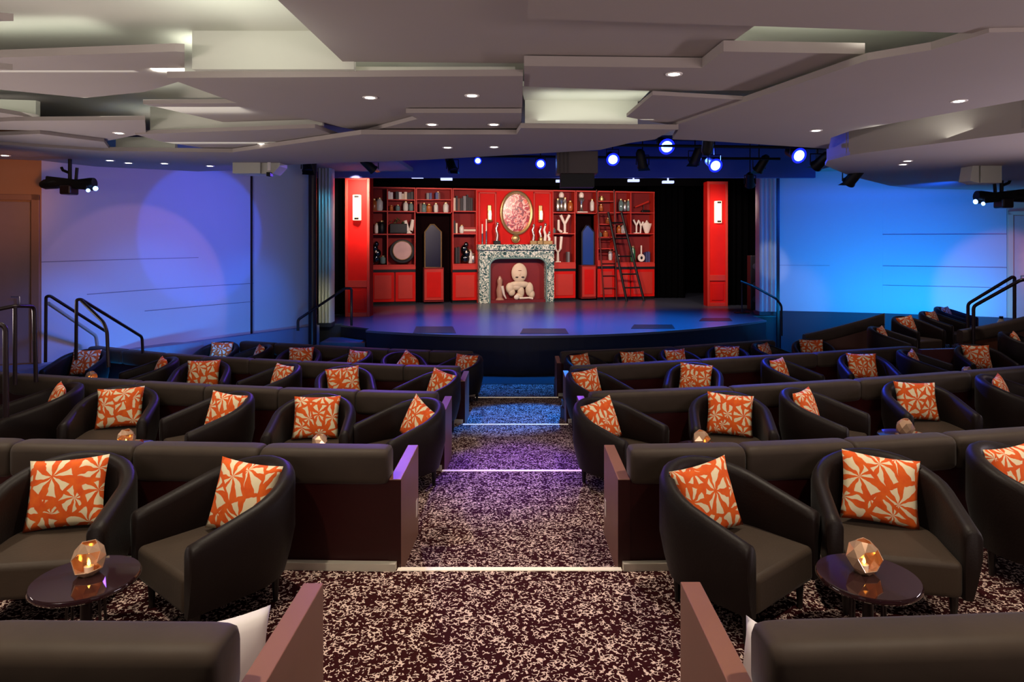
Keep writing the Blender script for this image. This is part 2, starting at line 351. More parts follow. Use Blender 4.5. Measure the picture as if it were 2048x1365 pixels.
ramp(DN[4], ZT[3]-.06, DN[4]+1.2, ZT[4]); ramp(DN[4]+1.2, ZT[4], 15.0, ZT[4])
struct(m.build('floor', CARPET))
struct(MB().box(-9, 9, 15.0, 19, -3.7, -3.17).build('floor', mat('dark_hard_floor', (48, 40, 42), .4)))
tn = 0
for k in range(1, 5):
    tn += 1
    struct(MB().box(AL-.02, AR+.02, DN[k]-.035, DN[k]+.012, ZT[k-1]-.05, ZT[k-1]+.006).build('trim_%d' % tn, TRIMW))
    for x0, x1 in ((ext_l[k], AL-.03), (AR+.03, ext_r[k])):
        tn += 1; n = 26
        path = [(x, S(k, x)-.03, ZT[k-1]) for x in [x0+(x1-x0)*i/n for i in range(n+1)]]
        struct(MB().ext([(-.03,-.2),(.02,-.2),(.02,.05),(-.03,.05)], path).build('trim_%d' % tn, mat('cream_plinth', (214, 204, 186), .6)))

# ------------------------------------------------------------------ banquettes
ROWN = ['nearest', 'second', 'third', 'fourth', 'front-most']
def banquette(k, side, x0, x1, far_arm=False, seam=.86):
    z = ZT[k]
    root = thing('banquette', f'long dark banquette with brown end panel, {ROWN[k]} row {side} of the aisle', 'sofa', (0, 0, 0))
    xa, xb = (x1, x0) if side == 'left' else (x0, x1)     # xa = aisle end
    oy = S(k, xa); root.location = (xa, oy, z)
    def path(a, b, n): return [(x-xa, S(k, x)-oy, 0) for x in [a+(b-a)*i/n for i in range(n+1)]]
    lo, hi = min(x0, x1), max(x0, x1)
    MB().ext([(0,.0),(.10,.0),(.10,.84),(0,.84)], path(lo, hi, 20)).build('back_panel', WOOD, root)
    MB().ext([(.10,.06),(.70,.06),(.70,.30),(.10,.30)], path(lo, hi, 20)).build('seat_base', WOOD, root)
    L = hi-lo; ns = max(1, round(L/seam))
    prof = rrect(-.035, .17, .80, 1.05, .055, 4)
    pseat = rrect(.17, .74, .30, .44, .05, 3)
    for i in range(ns):
        a = lo+L*i/ns+.004; b = lo+L*(i+1)/ns-.004; n = 10
        ts = [0, .012, .04, .1, .3, .5, .7, .9, .96, .988, 1]
        pp = [(a+(b-a)*t-xa, S(k, a+(b-a)*t)-oy, 0) for t in ts]; sh = [.8, .93, .98, 1, 1, 1, 1, 1, .98, .93, .8]
        MB().ext(prof, pp, shrink=sh).build('back_cushion', BENCH, root, smooth=50)
        if k <= 1 or i < 3: MB().ext(pseat, pp, shrink=sh).build('seat_cushion', BENCH, root, smooth=50)
    sg = -1 if side == 'left' else 1
    ends = [(xa, -sg)] + ([(xb, sg)] if far_arm else [])
    for xe, s in ends:
        dx = xe-xa; dy = S(k, xe)-oy
        x_in, x_out = dx+s*.0, dx+s*.085
        a = MB().box(min(x_in, x_out), max(x_in, x_out), dy-.005, dy+.80, 0, .84).build('arm_panel', ARMW, root, bevel=.004)
        MB().box(min(x_in, x_out), max(x_in, x_out), dy-.012, dy-.006, 0, .835).build('rear_veneer', WOOD, a)
        if k == 1 and xe == xa:
            pl = MB().box(x_out-(.004 if s < 0 else 0), x_out+(.004 if s > 0 else 0), dy+.66, dy+.73, .30, .43).build('switch_plate', WHITEG, a, bevel=.001)
    return root
banquette(0, 'left', -2.6, -.925); banquette(0, 'right', .765, 2.8, seam=1.0)
banquette(1, 'left', -4.6, -.925); banquette(1, 'right', .765, 4.9, seam=.82)
banquette(2, 'left', -7.3, -.925); banquette(2, 'right', .765, 7.4, seam=1.6)
banquette(3, 'left', -7.75, -.925); banquette(3, 'right', .765, 7.1, seam=2.1, far_arm=True)
banquette(4, 'left', -5.9, -.925); banquette(4, 'right', .765, 5.4, seam=2.3)

# ------------------------------------------------------------------ tub chair
def make_chair():
    t = thing('tub_chair', 'x', 'chair', (0,0,0), 0, 'dark tub chairs facing the banquettes')
    st = []
    RO = .43
    for y in (-.40, -.385, -.33, -.22, -.11): st.append(((-RO, y), (-1, 0)))
    for i in range(17):
        a = PI - PI*i/16; st.append(((RO*math.cos(a), RO*math.sin(a)*.98), (math.cos(a), math.sin(a))))
    for y in (-.11, -.22, -.33, -.385, -.40): st.append(((RO, y), (1, 0)))
    vs = []; fs = []; n = 0
    for (p, nn) in st:
        h = .60 + .23*max(0, min(1, (p[1]+.40)/.82))**1.05
        f = 1.0 if p[1] > -.39 else .9
        th = .105
        loop = [(.0-.06, .19), (-.03,.30), (0, .45), (0, h-.05), (-.012, h-.018), (-.04, h), (-th+.04, h), (-th+.012, h-.015), (-th, h-.05), (-th, .40), (-th, .19)]
        if p[1] <= -.39: loop = [(-.05+(a+.05)*.86, z if z < .3 else z-.012) for a, z in loop]
        for a, z in loop: vs.append((p[0]+nn[0]*a, p[1]+nn[1]*a, z))
        n = len(loop)
    m = len(st)
    for i in range(m-1):
        for k in range(n): fs.append((i*n+k, (i+1)*n+k, (i+1)*n+(k+1)%n, i*n+(k+1)%n))
    fs.append(tuple(range(n))); fs.append(tuple((m-1)*n+k for k in range(n)))
    MB().add(vs, fs).build('shell', LEATHER, t, smooth=55)
    poly = [(-.325,-.40)] + [(.325*math.cos(PI-PI*i/12), .30*math.sin(PI-PI*i/12)) for i in range(13)] + [(.325,-.40)]
    MB().prism(poly, .19, .405).build('seat', SEATM, t, bevel=.035, seg=4, smooth=60)
    for sx in (-1, 1):
        for y in (-.32, .22):
            x = sx*(.30 if y < 0 else .22)
            MB().tube([(x, y, 0), (x, y, .195)], .016, 8, .028).build('leg', LEGM, t)
    return t
chair0 = make_chair()
def pillow_mesh(w=.51, h=.465, th=.15, n=14):
    vs = []; fs = []
    for sgn in (1, -1):
        b = len(vs)
        for j in range(n+1):
            for i in range(n+1):
                u = -1+2*i/n; v = -1+2*j/n
                e = ((1-u*u)*(1-v*v))**.42
                pin = 1-.07*(1-v*v) if True else 1; pin2 = 1-.07*(1-u*u)
                vs.append((u*w/2*pin, sgn*th/2*e, v*h/2*pin2 + h/2))
        for j in range(n):
            for i in range(n):
                a = b+j*(n+1)+i; q = (a, a+1, a+n+2, a+n+1); fs.append(q if sgn < 0 else q[::-1])
    m = MB(); m.add(vs, fs); return m
pm = pillow_mesh().build('throw_cushion', PRINT, smooth=80)
import bmesh as _b
bm = _b.new(); bm.from_mesh(pm.data); _b.ops.remove_doubles(bm, verts=bm.verts, dist=.0005); bm.to_mesh(pm.data); bm.free()
pm['category'] = 'cushion'; pm['group'] = 'orange printed cushions on the tub chairs'
white_pillow = pm.copy(); white_pillow.data = pm.data.copy(); white_pillow.data.materials[0] = WHITEC
used = {'c': 0, 'p': 0}
def put_chair(X, Y, z, a, phrase, cush=(0, 0, 0), cphrase=None):
    lab = f'dark brown tub chair, {phrase}'
    if used['c'] == 0: c = chair0; c.location = (X, Y, z); c.rotation_euler = (0,0,a); c['label'] = lab
    else: c = dup(chair0, (X, Y, z), a, lab)
    used['c'] += 1
    if cush is None: return
    sl, tw, rl = cush          # slide sideways, extra turn, roll
    ly = .07; v = Matrix.Rotation(a, 3, 'Z') @ Vector((sl, ly, .415))
    if used['p'] == 0: q = pm
    else: q = pm.copy(); COL.objects.link(q)
    used['p'] += 1
    q.location = (X+v.x, Y+v.y, z+v.z)
    q.rotation_euler = (Matrix.Rotation(a+tw, 4, 'Z') @ Matrix.Rotation(R(-18), 4, 'X') @ Matrix.Rotation(rl, 4, 'Y')).to_euler()
    q.scale = (.96, 1, .96)
    q['label'] = f'orange printed cushion on the {cphrase or phrase}'
def near_d(k, px, back=.5):
    d = DN[k+1]-.5 if k < 4 else 14
    for _ in range(12): d = S(k+1, (px-VX)/F*d)-back
    return d
ORD = ['first', 'second', 'third', 'fourth', 'fifth', 'sixth', 'seventh', 'eighth']
TURN = lambda a: 'turned left' if a < -25 else ('turned right' if a > 25 else 'facing the camera')
def row(k, side, items):
    for i, it in enumerate(items):
        px, a = it[0], it[1]; cu = it[2] if len(it) > 2 else (0, 0, 0)
        d = near_d(k, px); X = (px-VX)/F*d
        if len(it) > 3: d += it[3]; X = (px-VX)/F*d
        ph = f'{ORD[i]} {side} of the aisle in the {ROWN[k]} row, {TURN(a)}'
        put_chair(X, d, ZT[k], R(a), ph, cu, f'{ORD[i]} chair {side} of the aisle, {ROWN[k]} row')
row(0, 'left', [(450, -40, (0, R(22), R(2))), (122, 8, (-.02, R(0), R(-3)))])
row(0, 'right', [(1455, 40, (-.02, R(-12), R(-4))), (1765, -12, (0, 0, R(6))), (2078, 42, (0, R(-20), 0))])
row(1, 'left', [(808, -50, (-.02, R(0), R(16))), (627, 5), (425, -45, (0, R(25), R(3))), (232, 12, (0, 0, R(-2))), (82, -52)])
row(1, 'right', [(1228, 48, (0, R(-5), R(-6))), (1460, -10, (0, 0, R(4))), (1640, 48), (1846, 0, (0, 0, R(2))), (2032, 50)])
row(2, 'left', [(862, -50, (0, R(10), R(8))), (690, 18, (0, 0, R(-4))), (545, -50, (0, R(10), 0)), (402, 12), (300, -55), (160, 0)])
row(2, 'right', [(1190, 42, (0, R(-8), R(-3))), (1388, -18, (0, 0, R(3))), (1578, 46), (1732, -5), (1848, 55), (1964, -3)])
row(3, 'left', [(920, -50, (0, R(20), 0)), (808, 25, (0, 0, R(40))), (700, -52, (0, R(20), 0)), (598, 4), (502, -58), (434, -6)])
row(3, 'right', [(1174, 42), (1272, 12), (1362, 25), (1456, -10), (1545, 48), (1627, -8)])

# right raised platform and its seats
ZP = -2.46
struct(MB().prism([(7.35,12.75),(14,12.2),(14,17.3),(8.0,17.1),(6.6,14.9)], -3.6, ZP).build('floor', CARPET))
def plat(px, d, a, ph, cph, cu=(0,0,0), z=ZP): put_chair((px-VX)/F*d, d, z, R(a), ph, cu, cph)
plat(1828, 14.3, 22, 'on the right side platform, nearest of three in line', 'nearest of three chairs on the right platform', (0, 0, R(-6)))
plat(1880, 15.3, 38, 'on the right side platform, middle of three in line', 'middle of three chairs on the right platform')
plat(1908, 16.4, 42, 'on the right side platform, farthest of three in line', 'farthest of three chairs on the right platform')
plat(1782, 13.4, 52, 'just behind the right end of the fourth-row banquette', 'chair behind the right end of the fourth-row banquette', z=ZP-.1)
plat(2052, 12.3, 50, 'highest one at the far right edge of the photo', 'highest chair at the far right edge', z=-2.52)
struct(MB().prism([(8.62,11.8),(11,11.8),(11,12.8),(8.62,12.8)], -3.6, -2.52).build('floor', CARPET))

def short_banq(pts, label):
    root = thing('banquette', label, 'sofa', pts[0])
    o = pts[0]; pp = [(p[0]-o[0], p[1]-o[1], p[2]-o[2]) for p in pts]
    MB().ext([(0,-.0),(.1,-.0),(.1,.84),(0,.84)], pp).build('back_panel', mat('brown_veneer', (92, 50, 30), .45, var=.2, vscale=3), root)
    MB().ext(rrect(-.035, .17, .80, 1.05, .055, 4), pp).build('back_cushion', BENCH, root, smooth=50)
    MB().ext([(.1,.05),(.62,.05),(.62,.42),(.1,.42)], pp).build('seat_cushion', BENCH, root, bevel=.03)
    return root
def qpath(a, b, bulge, n=12):
    out = []
    for i in range(n+1):
        t = i/n; out.append(tuple(a[j]+(b[j]-a[j])*t + (bulge[j]*4*t*(1-t)) for j in range(3)))
    return out
short_banq(qpath((6.25,15.0,-3.14), (7.75,14.55,-2.62), (0,.12,-.05)), 'short curved banquette rising towards the right below the blue wall')
short_banq(qpath((8.4,13.0,-2.78), (10.3,13.3,-2.45), (0,-.1,0)), 'dark banquette at the right edge behind the low brown wall')
tag(MB().box(0, .72, 0, .09, 0, .84).build('low_wall_panel', mat('brown_side_panel', (84, 44, 46), .4, var=.1), loc=(7.28,12.4,ZT[2]-.1), rot=(0,0,R(10)), bevel=.006), 'low brown dividing panel at the end of the fourth-row banquette', 'panel')

# loose white cushions beside the arm panels
def wp(X, Y, z, rz, ry, rx, label):
    q = white_pillow.copy(); COL.objects.link(q); q.location = (X, Y, z)
    q.rotation_euler = (Matrix.Rotation(rz, 4, 'Z') @ Matrix.Rotation(rx, 4, 'X') @ Matrix.Rotation(ry, 4, 'Y')).to_euler(); q.scale = (.85,.9,.85)
    q['label'] = label; q['category'] = 'cushion'; q['group'] = 'white cushions on the banquettes'
wp(-1.12, 2.48, ZT[0]+.49, R(60), R(14), R(-10), 'white cushion against the brown end panel at bottom left')
wp(-1.06, 5.15, ZT[1]+.46, R(70), R(8), R(-12), 'white cushion at the aisle end of the second-row left banquette')
wp(.92, 5.10, ZT[1]+.46, R(-70), R(-8), R(-12), 'white cushion at the aisle end of the second-row right banquette')
wp(.92, 2.42, ZT[0]+.46, R(-66), R(-6), R(-12), 'white cushion against the pale end panel at bottom right')

# ------------------------------------------------------------------ tables and candle lamps
def make_table():
    t = thing('side_table', 'x', 'table', group='small round gloss tables between the seats')
    MB().lathe([(.001,.47),(.255,.47),(.262,.478),(.262,.490),(.255,.5),(.001,.5)], 40).build('tabletop', TABLE, t, smooth=40)
    MB().lathe([(.028,.01),(.028,.47)], 14).build('pedestal', RAIL, t, smooth=True)
    for k in range(4):
        a = PI/4+k*PI/2
        MB().tube([(math.cos(a)*.12, math.sin(a)*.12, .01), (math.cos(a)*.10, math.sin(a)*.10, .47)], .008, 6).build('rod', RAIL, t)
        q = MB().prism([(-.02,-.012),(.25,-.004),(.25,.004),(-.02,.012)], 0, .012).build('foot', CHROME, t); q.rotation_euler = (0,0,a)
    return t
def make_lampg():
    t = thing('candle_lamp', 'x', 'candle lamp', group='faceted candle lamps on the side tables')
    rnd = random.Random(5); vs = []; fs = []
    prof = [(.045,0),(.078,.035),(.088,.085),(.07,.135),(.04,.165)]; n = 7
    for j, (r, z) in enumerate(prof):
        for k in range(n):
            a = 2*PI*(k+.5*(j % 2))/n; rr = r*(1+rnd.uniform(-.08,.08)); vs.append((rr*math.cos(a), rr*math.sin(a), z+(rnd.uniform(-.008,.008) if j else 0)))
    for j in range(len(prof)-1):
        for k in range(n):
            a, b = j*n+k, j*n+(k+1)%n; c, d = (j+1)*n+(k+1)%n, (j+1)*n+k
            if (j, k) in ((1,4),(2,4),(1,5),(2,5)): continue
            if j % 2 == 0: fs += [(a,b,d),(b,c,d)]
            else: fs += [(a,b,c),(a,c,d)]
    fs.append(tuple(range(n))[::-1])
    s = MB().add(vs, fs).build('faceted_shade', GEM, t)
    md = s.modifiers.new('solid', 'SOLIDIFY'); md.thickness = .004
    MB().lathe([(.022,.006),(.024,.04),(.001,.042)], 12).build('candle', WHITEG, t, smooth=True)
    MB().lathe([(.002,.04),(.009,.052),(.006,.068),(.001,.08)], 10).build('flame', FLAME, t, smooth=True)
    return t
tab0 = make_table(); lg0 = make_lampg(); nt = [0]
def put_table(X, Y, z, ph, rz=.3, lampat=(-.02,.02), lrz=0, table=True):
    if table:
        if nt[0] == 0: tab0.location = (X,Y,z); tab0.rotation_euler = (0,0,rz); tab0['label'] = f'round gloss side table, {ph}'
        else: dup(tab0, (X,Y,z), rz, f'round gloss side table, {ph}')
    lab = f'faceted rose-gold candle lamp, {ph}'; L = (X+lampat[0], Y+lampat[1], z+.5)
    if nt[0] == 0: lg0.location = L; lg0.rotation_euler = (0,0,lrz); lg0['label'] = lab
    else: dup(lg0, L, lrz, lab)
    nt[0] += 1
put_table(-2.32, 3.64, ZT[0], 'at lower left before the nearest tub chairs', .4, (-.01,.04), .3)
put_table(1.86, 3.66, ZT[0], 'at lower right before the nearest tub chairs', 1.0, (0,.04), .3)
def tpx(px, y, k, ph, lr=0):
    z = ZT[k]+.60; d = F*-z/(y-HY); put_table((px-VX)/F*d, d, ZT[k], ph, px*.01, (0,0), lr)
tpx(252, 874, 1, 'second row left, in front of the fourth chair', .5); tpx(641, 884, 1, 'second row left, in front of the second chair', 2)
tpx(1403, 876, 1, 'second row right, beside the second chair', 1); tpx(1810, 852, 1, 'second row right, in front of the fourth chair', 3)
tpx(1934, 742, 2, 'third row far right, in front of the sixth chair', 2); tpx(183, 752, 2, 'third row far left, before the leftmost chair', 1)
put_table((1985-VX)/F*14.4, 14.4, ZP, 'on the raised side platform by the right wall', .2, (.0,.0), 0)
b = thing('bottle', 'pale bottle with a dark cap on the far right platform table', 'bottle', ((1999-VX)/F*14.4, 14.35, ZP+.5))
MB().lathe([(.06,0),(.085,.08),(.085,.2),(.05,.27),(.035,.3)], 16).build('body', WHITEG, b, smooth=True)
MB().lathe([(.037,.3),(.037,.35)], 12).build('cap', BLACK, b, smooth=True)

# ------------------------------------------------------------------ stage
ZS = -2.25
def fr(x): return 16.0+.066*x*x
xs = [-3.85+i*(6.85+3.85)/30 for i in range(31)]
front = [(x, fr(x)) for x in xs]
poly = front + [(6.85, 20.2), (9.5, 20.4), (9.5, 29), (-8, 29), (-8, 18.4), (-4.75, 18.3), (-4.75, 18.0), (-3.85, 17.3)]
struct(MB().prism(poly, -3.6, ZS-.04).build('floor', NAVY))
struct(MB().prism(poly, ZS-.04, ZS).build('floor', STAGE))
tn += 1
struct(MB().ext([(-.02,-.05),(.02,-.05),(.02,.004),(-.02,.004)], [(x,y-.01,ZS) for x, y in front]).build('trim_%d' % tn, mat('stage_nosing', (120,125,140), .3, metal=.5)))
# stage steps at left
for i, (z, y0) in enumerate(((-2.55, 16.95), (-2.85, 16.3))):
    tag(MB().box(-5.0+.0*i, -3.87, y0, y0+(.9 if i == 0 else .64), -3.4, z).build('stage_step', mat('stage_step_paint', (60, 64, 84), .35), bevel=.01),
        ['upper dark step leading up to the stage at left', 'lower dark step leading up to the stage at left'][i], 'step', 'steps up to the stage')
    tn += 1
# hatches / mats on the stage floor
for i, (x0, x1, y0, y1, lab) in enumerate(((1040,1137,658,668,'small dark mat at the middle of the stage edge'),(826,912,654,667,'dark mat on the stage, left of the middle'),(1262,1350,650,658,'dark mat on the stage, right of the middle'),(1398,1465,637,643,'dark mat on the stage near the right red column'))):
    a = PZ(x0, y1, ZS); b_ = PZ(x1, y1, ZS); c = PZ(x1-6, y0, ZS); d_ = PZ(x0+6, y0, ZS)
    tag(MB().prism([(q[0]-a[0], q[1]-a[1]) for q in (a,b_,c,d_)], 0, .008).build('floor_mat', mat('dark_mat', (22,18,24), .4), loc=(a[0],a[1],ZS)), lab, 'mat')
# black box behind
struct(MB().box(-8.0, -7.9, 18.4, 29, ZS, 3.2).build('wall_stage_left', BLACKC))
struct(MB().box(-8, 9.5, 28.9, 29, ZS, 3.2).build('wall_back', BLACKC))
struct(MB().box(9.4, 9.5, 20.4, 29, ZS, 3.2).build('wall_stage_right', BLACKC))
def curtain(x0, x1, y, label):
    n = int((x1-x0)/.05)+2; pts = [(x0+(x1-x0)*i/n, y+.05*math.sin(i*1.3)) for i in range(n+1)]
    m = MB(); m.prism(pts+[(p[0], p[1]+.02) for p in pts[::-1]], 0, 4.6)
    for i in range(len(m.v)): pass
    tag(m.build('stage_curtain', BLACKC, loc=(0,0,ZS), smooth=True), label, 'curtain', 'black masking curtains')
curtain(-6.3, -4.95, 20.6, 'black masking curtain left of the left red column')
curtain(4.9, 6.35, 26.4, 'black masking curtain right of the bookcase')
curtain(6.95, 8.4, 23.5, 'black masking curtain right of the right red column')
curtain(-6.5, -4.7, 24.2, 'black masking curtain behind the left red column')
# stage ceiling + header
struct(MB().box(-8, 9.5, 12.2, 29, 2.75, 2.9).build('ceiling', NAVY))
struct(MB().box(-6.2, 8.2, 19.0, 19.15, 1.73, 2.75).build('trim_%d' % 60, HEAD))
struct(MB().box(-6.2, 8.2, 24.0, 24.1, 1.9, 2.75).build('trim_%d' % 61, BLACKC))
# jambs
def jamb(px0, px1, d, nm, z0, lab):
    x0 = (px0-VX)/F*d; x1 = (px1-VX)/F*d
    root = thing('stage_jamb', lab, 'column', (x0, d, z0))
    m = MB(); w = x1-x0; n = 24
    pts = [(w*i/n, -.05*abs(math.sin(PI*i/6))) for i in range(n+1)]
    m.prism(pts+[(w, .35), (0, .35)], 0, 2.0-z0+.4); m.build('fluted_panel', mat('silver_jamb_paint', (176,178,184), .35, metal=.2), root, smooth=30)
    MB().box(-.04, w+.04, -.1, .4, 0, .1).build('base', NAVY, root)
    return root
jamb(636, 662, 18.1, 'a', -2.3, 'pale fluted stage jamb at left beside the dark pillar')
jamb(1519, 1554, 20.0, 'b', -2.2, 'silver fluted stage jamb at right with vertical ribs')
pl = thing('dark_pillar', 'tall dark brown pillar left of the stage', 'pillar', (-5.13, 16.8, -3.18))
MB().lathe([(.1,0),(.1,5.2)], 20).build('shaft', RAIL, pl, smooth=True)
MB().box(-.16,.16,-.16,.16,0,.1).build('base', RAIL, pl)
pl2 = tag(MB().box(-.035,.035,-.035,.035,0,5).build('corner_post', RAIL, loc=((1556-VX)/F*19.7,19.7,-3.1)), 'slim dark post between the right jamb and the blue wall', 'post')

# red columns
def red_column(px0, px1, ytop, ybot, lab, slab, ph):
    d = F*-ZS/(ybot-HY); x0 = (px0-VX)/F*d; x1 = (px1-VX)/F*d; h = (HY-ytop)/F*d - ZS; w = x1-x0
    root = thing('red_column', lab, 'column', (x0, d, ZS))
    MB().box(0, w, .04, .5, 0, h).build('body', REDP, root)
    fr_ = MB()
    for a in ((0,.08,0,h),(w-.08,w,0,h),(.08,w-.08,h-.1,h),(.08,w-.08,0,.12),(.08,w-.08,.86,1.06)):
        fr_.box(a[0], a[1], 0, .04, a[2], a[3])
    fr_.build('frame', REDE, root, bevel=.008)
    MB().box(.15, w-.15, .02, .05, .2, .78).build('lower_panel', REDP, root, bevel=.01)
    r2 = thing('wall_sconce', slab, 'wall lamp', (x0+w/2, d-.0, ZS+2.82), 0, 'sconces on the red columns')
    MB().prism([(-.11,.04),(-.11,-.09),(.03,-.14),(.11,-.09),(.11,.04)], 0, .74).build('shade', GLOW, r2, bevel=.01)
    for z in (.66, .02): MB().box(-.05,.07,-.16,-.09,z,z+.06).build('clip', BLACK, r2)
    return root
red_column(690, 739, 353, 634, 'red panelled column at the left of the stage', 'glowing white sconce on the left red column', 0)
red_column(1415, 1456, 363, 613, 'red panelled column at the right of the stage', 'glowing white sconce on the right red column', 0)

# ------------------------------------------------------------------ bookcase wall
P0 = Vector((-5.22, 23.5)); P1 = Vector((5.05, 26.0)); PH = math.atan2(P1.y-P0.y, P1.x-P0.x); UD = (P1-P0).normalized(); ND = Vector((-UD.y, UD.x))
def su(x):                       # pixel column -> distance along the set
    r = (x-VX)/F; # P0.x+u*ux = r*(P0.y+u*uy)
    return (r*P0.y-P0.x)/(UD.x-r*UD.y)
def sz(x, y): u = su(x); d = P0.y+u*UD.y; return (HY-y)/F*d
def WL(u, n, z): q = P0+UD*u+ND*n; return (q.x, q.y, z)
TOP = 1.83
def zr(x, y): return sz(x, y)-ZS
units = [ # x0,x1,verticals,(shelves: x0,x1,y), cabinet y0,y1, doors
 ('red_bookcase', 742, 831, [(775,378,530)], [(775,831,399),(742,831,422),(742,831,468),(742,831,530)], 545, 608, [(742,789),(790,831)], 'leftmost red bookcase, with a round plate and a plant'),
 ('red_bookcase', 905, 954, [], [(905,954,422),(905,954,467),(905,954,528)], 545, 606, [(905,954)], 'narrow red bookcase left of the fireplace'),
 ('red_bookcase', 1105, 1151, [], [(1105,1151,425),(1105,1151,467),(1105,1151,525)], 543, 600, [(1105,1151)], 'narrow red bookcase right of the fireplace'),
 ('red_bookcase', 1195, 1229, [], [(1195,1229,402),(1195,1229,425),(1195,1229,448),(1195,1229,474),(1195,1229,497),(1195,1229,521)], 538, 599, [(1195,1229)], 'narrow red bookcase standing behind the ladders'),
 ('red_bookcase', 1230, 1309, [(1262,383,425),(1262,425,467)], [(1230,1309,425),(1230,1309,467),(1230,1309,525)], 539, 599, [(1230,1260),(1261,1309)], 'rightmost red bookcase, with green bottle and white bowl'),
]
DEP = .42
def cab(root, u0, doors, zc0, zc1, knob=True):
    for a, b in doors:
        da, db = su(a)-u0+.015, su(b)-u0-.015
        d = MB().box(da, db, -.03, 0, .1, zc1).build('door', REDP, root, bevel=.008)
        MB().box(da+.09, db-.09, -.045, -.03, .2, zc1-.1).build('raised_panel', REDE, d, bevel=.01)
for (nm, x0, x1, vert, shelves, c0, c1, doors, lab) in units:
    u0 = su(x0); u1 = su(x1); w = u1-u0; h = TOP-ZS
    root = thing(nm, lab, 'bookcase', WL(u0, 0, ZS), PH)
    MB().box(0, w, DEP-.03, DEP, 0, h).build('back_board', REDD, root)
    sd = MB(); sd.box(0, .035, 0, DEP-.03, .1, h); sd.build('side_board', REDE, root); MB().box(w-.035, w, 0, DEP-.03, .1, h).build('side_board', REDE, root)
    MB().box(0, w, -.02, DEP, h-.05, h).build('top_board', REDE, root)
    for a, b, y in shelves:
        ua = max(su(a)-u0, .035); ub = min(su(b)-u0, w-.035)
        MB().box(ua, ub, 0, DEP-.03, zr((a+b)/2, y)-.035, zr((a+b)/2, y)).build('shelf', REDE, root)
    for xv, ya, yb in vert:
        uv = su(xv)-u0; MB().box(uv-.018, uv+.018, .01, DEP-.03, zr(xv, yb), zr(xv, ya)).build('divider', REDE, root)
    zc = zr((x0+x1)/2, c0)
    MB().box(.0, w, .01, DEP, .1, zc).build('cabinet_box', REDD, root)
    MB().box(0, w, .03, DEP, 0, .1).build('plinth', BLACK, root)
    MB().box(0, w, -.024, .05, zc+.0, zc+.1).build('black_band', BLACK, root)
    MB().box(0, w, -.02, .05, zc+.1, zr((x0+x1)/2, shelves[-1][2])-.04).build('rail', REDE, root)
    cab(root, u0, doors, c1, zc)
# niche units (dark opening with a mirror, shelf cells above)
def niche(x0, x1, ytop_shelf, cab_x0, cab_x1, cy0, lab, shelves, mirror, mlab, mm):
    u0 = su(x0); u1 = su(x1); w = u1-u0; h = TOP-ZS
    root = thing('niche_bookcase', lab, 'bookcase', WL(u0, 0, ZS), PH)
    zt = zr((x0+x1)/2, ytop_shelf)
    MB().box(0, w, DEP-.03, DEP, zt, h).build('upper_back_board', REDD, root)
    MB().box(0, w, DEP+.2, DEP+.23, 0, zt).build('niche_back', mat('near_black_red', (16,3,4), .9, spec=.05), root)
    MB().box(0, .03, 0, DEP, zt, h).build('side_board', REDE, root); MB().box(w-.03, w, 0, DEP, zt, h).build('side_board', REDE, root)
    MB().box(0, w, -.02, DEP, h-.05, h).build('top_board', REDE, root)
    for a, b, y in shelves: MB().box(max(su(a)-u0,.03), min(su(b)-u0, w-.03), 0, DEP-.03, zr((a+b)/2,y)-.03, zr((a+b)/2,y)).build('shelf', REDE, root)
    a, b = su(cab_x0)-u0, su(cab_x1)-u0; zc = zr((x0+x1)/2, cy0)
    MB().box(a, b, .05, DEP, .06, zc).build('cabinet_box', REDD, root)
    d = MB().box(a+.02, b-.02, .02, .05, .12, zc-.05).build('door', REDE, root, bevel=.008)
    MB().box(a+.1, b-.1, .008, .02, .22, zc-.15).build('raised_panel', REDP, d, bevel=.01)
    # mirror
    mx0, mx1, my0, my1, ms = mirror
    a, b = su(mx0), su(mx1); z0 = zr(mx0, my1); z1 = zr(mx0, ms); z2 = zr(mx0, my0)
    r = thing('arched_mirror', mlab, 'mirror', WL(a, .25, ZS+zc), PH); ww = b-a; z0 = 0; z1 -= zc; z2 -= zc
    outl = [(0,0),(ww,0),(ww,z1),(ww*.55,z2),(ww*.35,z2),(0,z1)]
    MB().xprism([(p[0], p[1]) for p in outl], -.02, .02).build('glass', mm, r)
    MB().tube([(p[0], -.03, p[1]) for p in outl+[outl[0]]], .025, 6).build('frame', GOLD if mm is not BLUEM else NAVY, r)
BLUEM = mat('blue_mirror_glass', (30, 60, 130), .25)
niche(832, 904, 425, 848, 888, 536, 'bookcase with a dark niche holding a tall mirror, left', [(832,868,399),(868,904,399),(832,904,425)], (851,884,449,527,464), 'tall dark arched mirror with pale frame in the left niche', mat('dark_mirror_glass', (16,12,40), .2))
niche(1152, 1194, 426, 1164, 1193, 531, 'bookcase with a dark niche holding a blue mirror, right', [(1152,1194,426)], (1168,1192,451,521,464), 'tall blue arched mirror in the right niche', BLUEM)

# centre panel
u0 = su(954); u1 = su(1105); w = u1-u0; h = TOP-ZS
cp = thing('chimney_breast', 'red panelled wall section above the fireplace', 'wall panel', WL(u0, 0, ZS), PH)
MB().box(0, w, .05, .42, 0, h).build('board', REDP, cp)
MB().box(0, w, 0, .42, h-.06, h).build('top_board', REDE, cp)
for a, b in ((957,993),(1067,1102)):
    fr_ = MB(); ua, ub = su(a)-u0, su(b)-u0; za, zb = zr(a,484), zr(a,384)
    for q in ((ua,ua+.06,za,zb),(ub-.06,ub,za,zb),(ua,ub,zb-.06,zb)): fr_.box(q[0],q[1],.0,.05,q[2],q[3])
    fr_.build('pilaster_frame', REDE, cp, bevel=.008)
